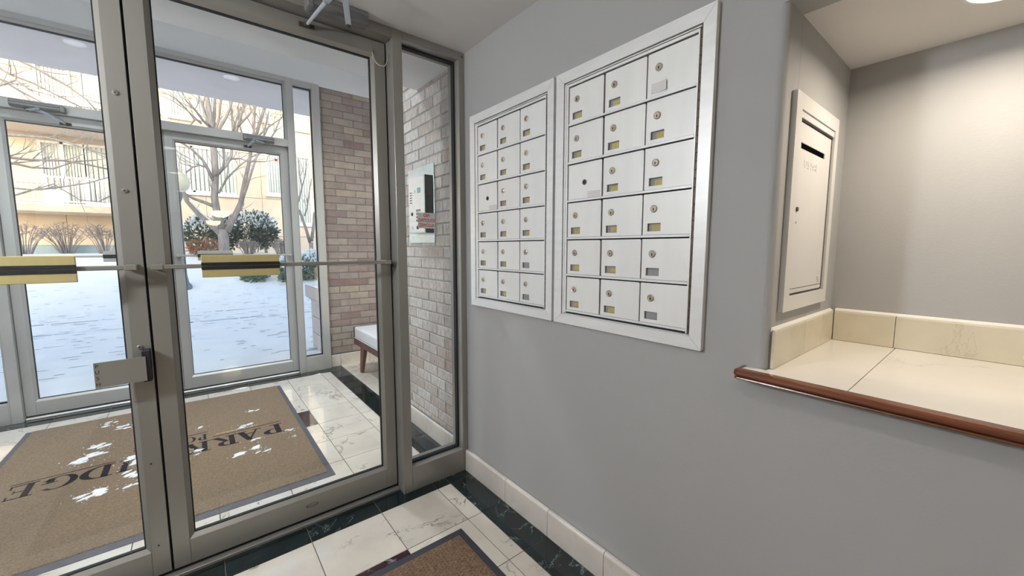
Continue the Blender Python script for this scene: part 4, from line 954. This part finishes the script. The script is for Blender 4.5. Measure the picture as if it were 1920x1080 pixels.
Lm = [[(416,430,9.5),(408,405,8),(402,370,7.5),(404,330,7),(402,290,7),(399,265,7),(397,240,6),(392,205,5),(385,165,4),(380,120,3)],
      [(424,434,9),(440,405,6.5),(452,380,6),(458,345,5),(466,310,4.5),(470,285,4),(478,262,3.5),(488,225,3),(500,190,2.5),(510,150,2)],
      [(452,380,4),(463,350,3),(474,315,2.5),(484,285,2.2),(492,262,1.8),(505,235,1.4)],
      [(416,440,8),(395,420,7.5),(372,400,6.5),(352,378,5.5),(338,350,4.5),(325,320,3)],
      [(404,388,4.5),(385,380,4),(362,372,3),(345,362,2.4)],
      [(400,338,4),(390,318,3.5),(380,300,3),(360,280,2.5),(340,268,2)],
      [(388,314,2.4),(375,310,2),(362,313,1.8),(348,324,1.4)],
      [(408,326,4.5),(425,308,4),(434,292,3.5),(436,262,3),(440,235,2.5),(452,200,2)],
      [(410,362,2.6),(425,335,2.2),(450,310,2),(468,297,1.7),(480,290,1.3)],
      [(436,298,2.4),(450,297,1.9),(466,303,1.6),(500,303,1.2)],
      [(399,262,4),(412,240,3.4),(424,220,3),(432,200,2.4),(440,175,2)],
      [(397,240,3.4),(380,225,2.8),(365,205,2.2),(350,190,1.8)],
      [(470,285,2.6),(455,255,2.2),(448,230,2),(446,200,1.6)],
      [(478,262,2.4),(495,245,2),(515,230,1.6),(528,222,1.2)],
      [(404,330,3.5),(418,315,3),(420,300,2.5),(418,280,2.2)],
      [(398,250,3.6),(388,222,3),(378,192,2.4),(366,165,2)], [(399,255,4),(402,220,3.4),(403,180,2.8),(404,150,2)], [(401,252,3.4),(410,225,2.8),(414,190,2.2),(420,160,1.8)],
      [(437,250,2.4),(435,228,2),(432,200,1.6),(430,170,1.3)], [(436,262,3.2),(446,235,2.8),(456,205,2.2),(462,180,1.8)], [(438,245,2.6),(455,228,2.2),(472,208,1.8)],
      [(474,275,3),(476,245,2.6),(478,208,2.2),(482,180,1.8)], [(476,270,2.4),(488,232,2),(496,206,1.7)], [(486,280,2),(495,250,1.8),(503,212,1.4)], [(500,270,1.6),(514,250,2),(526,222,1.6)],
      [(345,250,2),(365,225,1.6),(350,205,1.4),(330,185,1.1),(305,172,.9)], [(378,232,2),(352,208,1.5),(325,190,1.2),(300,178,.9)]]
tr, ap = tree('bare_tree', 'forked bare tree behind the outer door nearer the brick', at(420, 505, 14.3), Lm,
     [(420,506,13),(421,480,11.5),(420,455,11.5),(417,430,11)], 14.3, 11, 5, 1.0)
sb = MB()
for o_, seg in ((ap[3], (0, 3)), (ap[0], (0, 2)), (ap[3], (2, 4))):
    ps = [o_[i][0]+Vector((0, -.02, o_[i][1]*.85)) for i in range(seg[0], seg[1]+1)]
    sb.tube(ps, [o_[i][1]*.45 for i in range(seg[0], seg[1]+1)], 6)
sb.build('snow_on_branches', snowm, tr, smooth=True)
L2 = [[(-120,330,7),(-60,305,5),(10,294,3),(60,300,2.4),(120,301,2),(170,310,1.8),(215,320,1.5)],
      [(-100,330,5),(-30,312,3.5),(25,306,2.6),(60,314,2.2),(100,316,1.8),(140,303,1.6),(180,300,1.2)],
      [(-100,240,6),(-30,250,3.5),(90,258,1.6),(130,268,1.8),(165,280,1.6),(200,290,1.3)],
      [(-110,120,6),(-30,130,3.5),(0,148,2),(40,172,1.8),(75,190,1.5),(105,215,1.2)],
      [(-60,60,5),(30,110,2.5),(75,132,2),(125,160,1.8),(160,185,1.6),(182,208,1.3)],
      [(-60,90,4),(20,140,2),(60,155,1.7),(110,180,1.5),(150,200,1.3)],
      [(-110,180,5),(0,160,1.8),(30,150,1.8),(55,168,1.5)],
      [(-100,370,4),(0,350,1.8),(60,356,1.5),(120,350,1.4),(165,343,1.2),(205,332,1.0)],
      [(-90,400,3),(100,345,1.2),(150,375,1.2),(185,378,1.1),(210,365,1.0)]]
tree('bare_tree', 'bare tree whose branches cross the balconies, beyond the other outer door', at(-125, 505, 14.7), L2,
     [(-125,506,15),(-122,420,13),(-118,320,11),(-110,200,9),(-95,80,6)], 14.7, 23, 6, .9)
tree('bare_tree', 'slender bare tree seen through the narrow outer sidelight', at(586, 503, 14.1), [
     [(581,455,4.2),(574,430,3.8),(567,410,3.4),(563,398,3),(556,388,2.6),(561,372,2.4),(566,352,2),(562,330,1.6),(560,300,1.3)],
     [(571,405,2),(576,388,1.8),(580,360,1.5),(584,335,1.2)],
     [(584,452,4.4),(587,430,4),(589,405,3.4),(592,380,3),(596,350,2.4),(600,315,2)],
     [(566,352,1.4),(572,330,1.2),(575,300,1)]],
     [(586,505,6),(585,480,5.2),(583,455,5)], 14.1, 31, 3, .6)

# shrubs
def bare_shrub(px, py, Y, hpx, wpx, n, seed, label):
    rt = random.Random(seed); base = at(px, py, Y); root = empty('bare_shrub', base, label, 'shrub', 'bare shrubs along the wall')
    b = MB(); s = PXM*Y
    for k in range(n):
        t = rt.uniform(-1, 1); h = hpx*s*rt.uniform(.72, 1.0)*(1-.18*abs(t)); ex = base + Vector((t*wpx*s*.5, rt.uniform(-.28, .28), h))
        st = base + Vector((t*.10, rt.uniform(-.1, .1), -.08)); mid = st.lerp(ex, .5) + Vector((-t*wpx*s*.05, 0, h*.06))
        b.tube([st, mid, ex], [.013, .009, .004], 5, cap=False)
        for q in range(9):
            u = rt.uniform(.1, 1); p = mid.lerp(ex, u); e2 = p + Vector((rt.uniform(-.45, .45), rt.uniform(-.2, .2), rt.uniform(.05, .42)))*h*.42
            e2.z = min(e2.z, base.z+hpx*s*1.02); m2_ = p.lerp(e2, .5)+Vector((rt.uniform(-.03, .03), 0, .02))
            b.tube([p, m2_, e2], [.006, .0045, .003], 4, cap=False)
            e3 = m2_ + Vector((rt.uniform(-.3, .3), rt.uniform(-.2, .2), rt.uniform(0, .35)))*h*.3; e3.z = min(e3.z, base.z+hpx*s*1.02)
            b.tube([m2_, e3], [.004, .0025], 4, cap=False)
    b.build('stems', twig, root)
bare_shrub(46, 474, 16.7, 62, 70, 22, 1, 'bare twiggy shrub in front of the balcony, farthest from the forked tree')
bare_shrub(126, 475, 17.45, 62, 80, 26, 2, 'bare twiggy shrub in front of the balcony, middle of the three')
bare_shrub(198, 474, 16.7, 62, 72, 24, 3, 'bare twiggy shrub in front of the balcony, closest to the forked tree')
bare_shrub(466, 476, 15.3, 36, 56, 44, 4, 'low brown twiggy shrub right of the forked trunk, under the evergreen')
bare_shrub(527, 476, 15.3, 38, 48, 40, 5, 'low brown twiggy shrub at the corner of the evergreen hedge')
def leafy(name, label, lumps, n, leaf, mat_, seed, snow=0, stem=True, cat='shrub', up=.3):
    rt = random.Random(seed); c0 = Vector(lumps[0][0]); base = (c0.x, c0.y, c0.z-lumps[0][1][2])
    root = empty(name, base, label, cat)
    b = MB(); s = MB()
    for k in range(n):
        c, r = lumps[k % len(lumps)]
        v = Vector((rt.gauss(0, 1), rt.gauss(0, 1), rt.gauss(0, 1))).normalized()*rt.uniform(.55, 1.0)
        p = Vector(c)+Vector((v.x*r[0], v.y*r[1], v.z*r[2]))
        d = (Vector((v.x, v.y, v.z+up))+Vector((rt.uniform(-.6, .6), rt.uniform(-.6, .6), rt.uniform(-.3, .6)))).normalized()
        sd = d.orthogonal().normalized(); L_ = leaf*rt.uniform(.6, 1.4)
        q = d.cross(sd); w_ = L_*.32; t_ = L_*.06
        tgt = s if (snow and v.z > .1 and rt.random() < snow) else b
        if tgt is s: p = p + Vector((0, 0, leaf*.15)); w_ *= 1.6
        a_, e_ = p, p+d*L_; m_ = p+d*L_*.5
        tgt.add([a_, m_+sd*w_, e_, m_-sd*w_, m_+q*t_, m_-q*t_], [(0, 1, 4), (1, 2, 4), (2, 3, 4), (3, 0, 4), (1, 0, 5), (2, 1, 5), (3, 2, 5), (0, 3, 5)])
    tag(b.build('foliage', mat_, root), kind='stuff')
    if snow: tag(s.build('snow_dusting', snowl, root), kind='stuff')
    st = MB()
    for c, r in lumps:
        for k in range(5): st.tube([(c[0]+rt.uniform(-.1, .1), c[1], c[2]-r[2]-.25), (c[0]+rt.uniform(-.5, .5)*r[0], c[1]+rt.uniform(-.3, .3)*r[1], c[2]+r[2]*.5)], [.02, .008], 5)
    st.build('stems', twig, root)
def lump(px0, px1, py0, py1, Y, d):
    a_, c_ = at(px0, py1, Y), at(px1, py0, Y); m_ = (a_+c_)/2
    return ((m_.x, Y, m_.z), (abs(c_.x-a_.x)/2, d, abs(c_.z-a_.z)/2))
leafy('evergreen_hedge', 'dark snowy evergreen hedge behind the forked tree', [lump(430, 518, 398, 462, 16.6, .6), lump(345, 412, 406, 470, 16.7, .6), lump(395, 450, 402, 468, 16.8, .5), lump(470, 520, 405, 466, 16.5, .5)], 5200, .10, leafd, 41, .42)
leafy('russet_shrub', 'low russet-leaved shrub at the foot of the forked tree', [lump(352, 385, 452, 478, 15.6, .4), lump(380, 412, 450, 478, 15.5, .4)], 700, .09, leafo, 42, .08)
leafy('sage_shrub', 'pale green snowy shrub at the foot of the slender tree', [lump(560, 600, 472, 526, 13.4, .35), lump(522, 560, 482, 530, 13.3, .35), lump(590, 640, 467, 524, 13.5, .35)], 1900, .12, leafg, 43, .6)
leafy('sage_shrub', 'small snowy green shrub below the outer push bar', [lump(455, 505, 505, 530, 13.5, .25)], 420, .10, leafg, 44, .7)

# apartment building across the road
YB = 20.0
bd = empty('apartment_building', (1.0, YB, 1.0), 'peach stucco apartment building with balconies and vertical blinds across the snowy road', 'building')
MB().box(-11, 13, YB+.05, YB+.4, .2, 9.5).build('wall', stuccoS, bd)
ze = [.3, 1.75, at(440, 369, YB).z, 5.15, 6.95, 9.4]; xe = [-9+1.9*i for i in range(12)]
for i in range(len(xe)-1):
    for k in range(len(ze)-1):
        MB().cbox(xe[i]+.006, xe[i+1]-.006, YB, YB+.07, ze[k]+.012, ze[k+1]-.012, .008).build('panel', stucco, bd)
def win(px0, px1, py0, py1, nb, Y=YB, split=1):
    a_, c_ = at(px0, py1, Y), at(px1, py0, Y); x0_, x1_, z0_, z1_ = a_.x, c_.x, a_.z, c_.z
    fr = MB(); fw = .07
    ring(fr, (x0_, x1_, z0_, z1_), (x0_+fw, x1_-fw, z0_+fw, z1_-fw), Y-.08, Y-.08, Y-.001)
    for k in range(1, split): xm = x0_+(x1_-x0_)*k/split; fr.box(xm-.04, xm+.04, Y-.08, Y-.001, z0_, z1_)
    fr.box(x0_-.08, x1_+.08, Y-.14, Y-.001, z0_-.10, z0_)
    f_ = fr.build('window', whitep, bd)
    MB().box(x0_+fw, x1_-fw, Y-.012, Y-.003, z0_+fw, z1_-fw).build('pane', winm, f_)
    bl_ = MB(); p_ = (x1_-x0_-2*fw)/nb
    for k in range(nb): xa = x0_+fw+k*p_; bl_.hexa([(xa+p_*.08, Y-.020, z0_+fw), (xa+p_*.88, Y-.034, z0_+fw), (xa+p_*.88, Y-.034, z1_-fw), (xa+p_*.08, Y-.020, z1_-fw)], [(xa+p_*.08, Y-.015, z0_+fw), (xa+p_*.88, Y-.029, z0_+fw), (xa+p_*.88, Y-.029, z1_-fw), (xa+p_*.08, Y-.015, z1_-fw)])
    tag(bl_.build('vertical_blinds', blindm, f_), kind='stuff')
win(322, 438, 284, 358, 14, split=3)
win(501, 528, 290, 364, 5); win(552, 580, 296, 420, 6)
win(84, 158, 272, 384, 13, split=2); win(167, 250, 281, 384, 9)
win(318, 350, 150, 217, 5); win(366, 398, 150, 220, 5); win(478, 504, 165, 224, 4); win(556, 574, 195, 243, 4)
win(68, 130, 130, 185, 8); win(152, 200, 140, 195, 6)
YL = 18.5
def balcony(pyb, pys, pyr, name):
    a_ = at(-60, pyb, YL); c_ = at(252, pyb, YL); zb = at(100, pyb, YL).z; zt = at(100, pys, YL).z; zr = at(100, pyr, YL).z
    s_ = MB().cbox(a_.x, c_.x, YL, YB-.002, zb, zt, .02).build('balcony_slab', stucco, bd)
    MB().rbox(a_.x, c_.x, YL-.01, YL+.5, zt+.001, zt+.05, .02, 2).build('snow_ledge', snowm, s_)
    r_ = MB().cbox(a_.x+.02, c_.x-.02, YL+.04, YL+.10, zr-.06, zr, .01).cbox(a_.x+.02, c_.x-.02, YL+.05, YL+.09, zt+.10, zt+.15, .01).build('railing', whitep, s_)
    bs_ = MB(); x = a_.x+.06
    while x < c_.x-.05: bs_.box(x, x+.03, YL+.055, YL+.085, zt+.12, zr-.03); x += .105
    tag(bs_.build('balusters', whitep, s_), kind='stuff')
    for px in (-20, 90, 167, 245):
        p = at(px, pyb, YL); MB().cbox(p.x-.055, p.x+.055, YL+.03, YL+.12, zt+.001, zr+.03, .01).build('railing_post', whitep, bd)
balcony(397, 384, 329, 'a'); balcony(236, 216, 172, 'b')
cwl = MB().cbox(-9, at(250, 470, 17.8).x, 17.8, 18.1, .7, at(100, 459, 17.8).z, .03).build('retaining_wall', M('grey_green_concrete', (.34, .42, .44), .9, var=.08, vscale=3))
tag(cwl, 'low grey-green retaining wall behind the bare shrubs', 'wall')
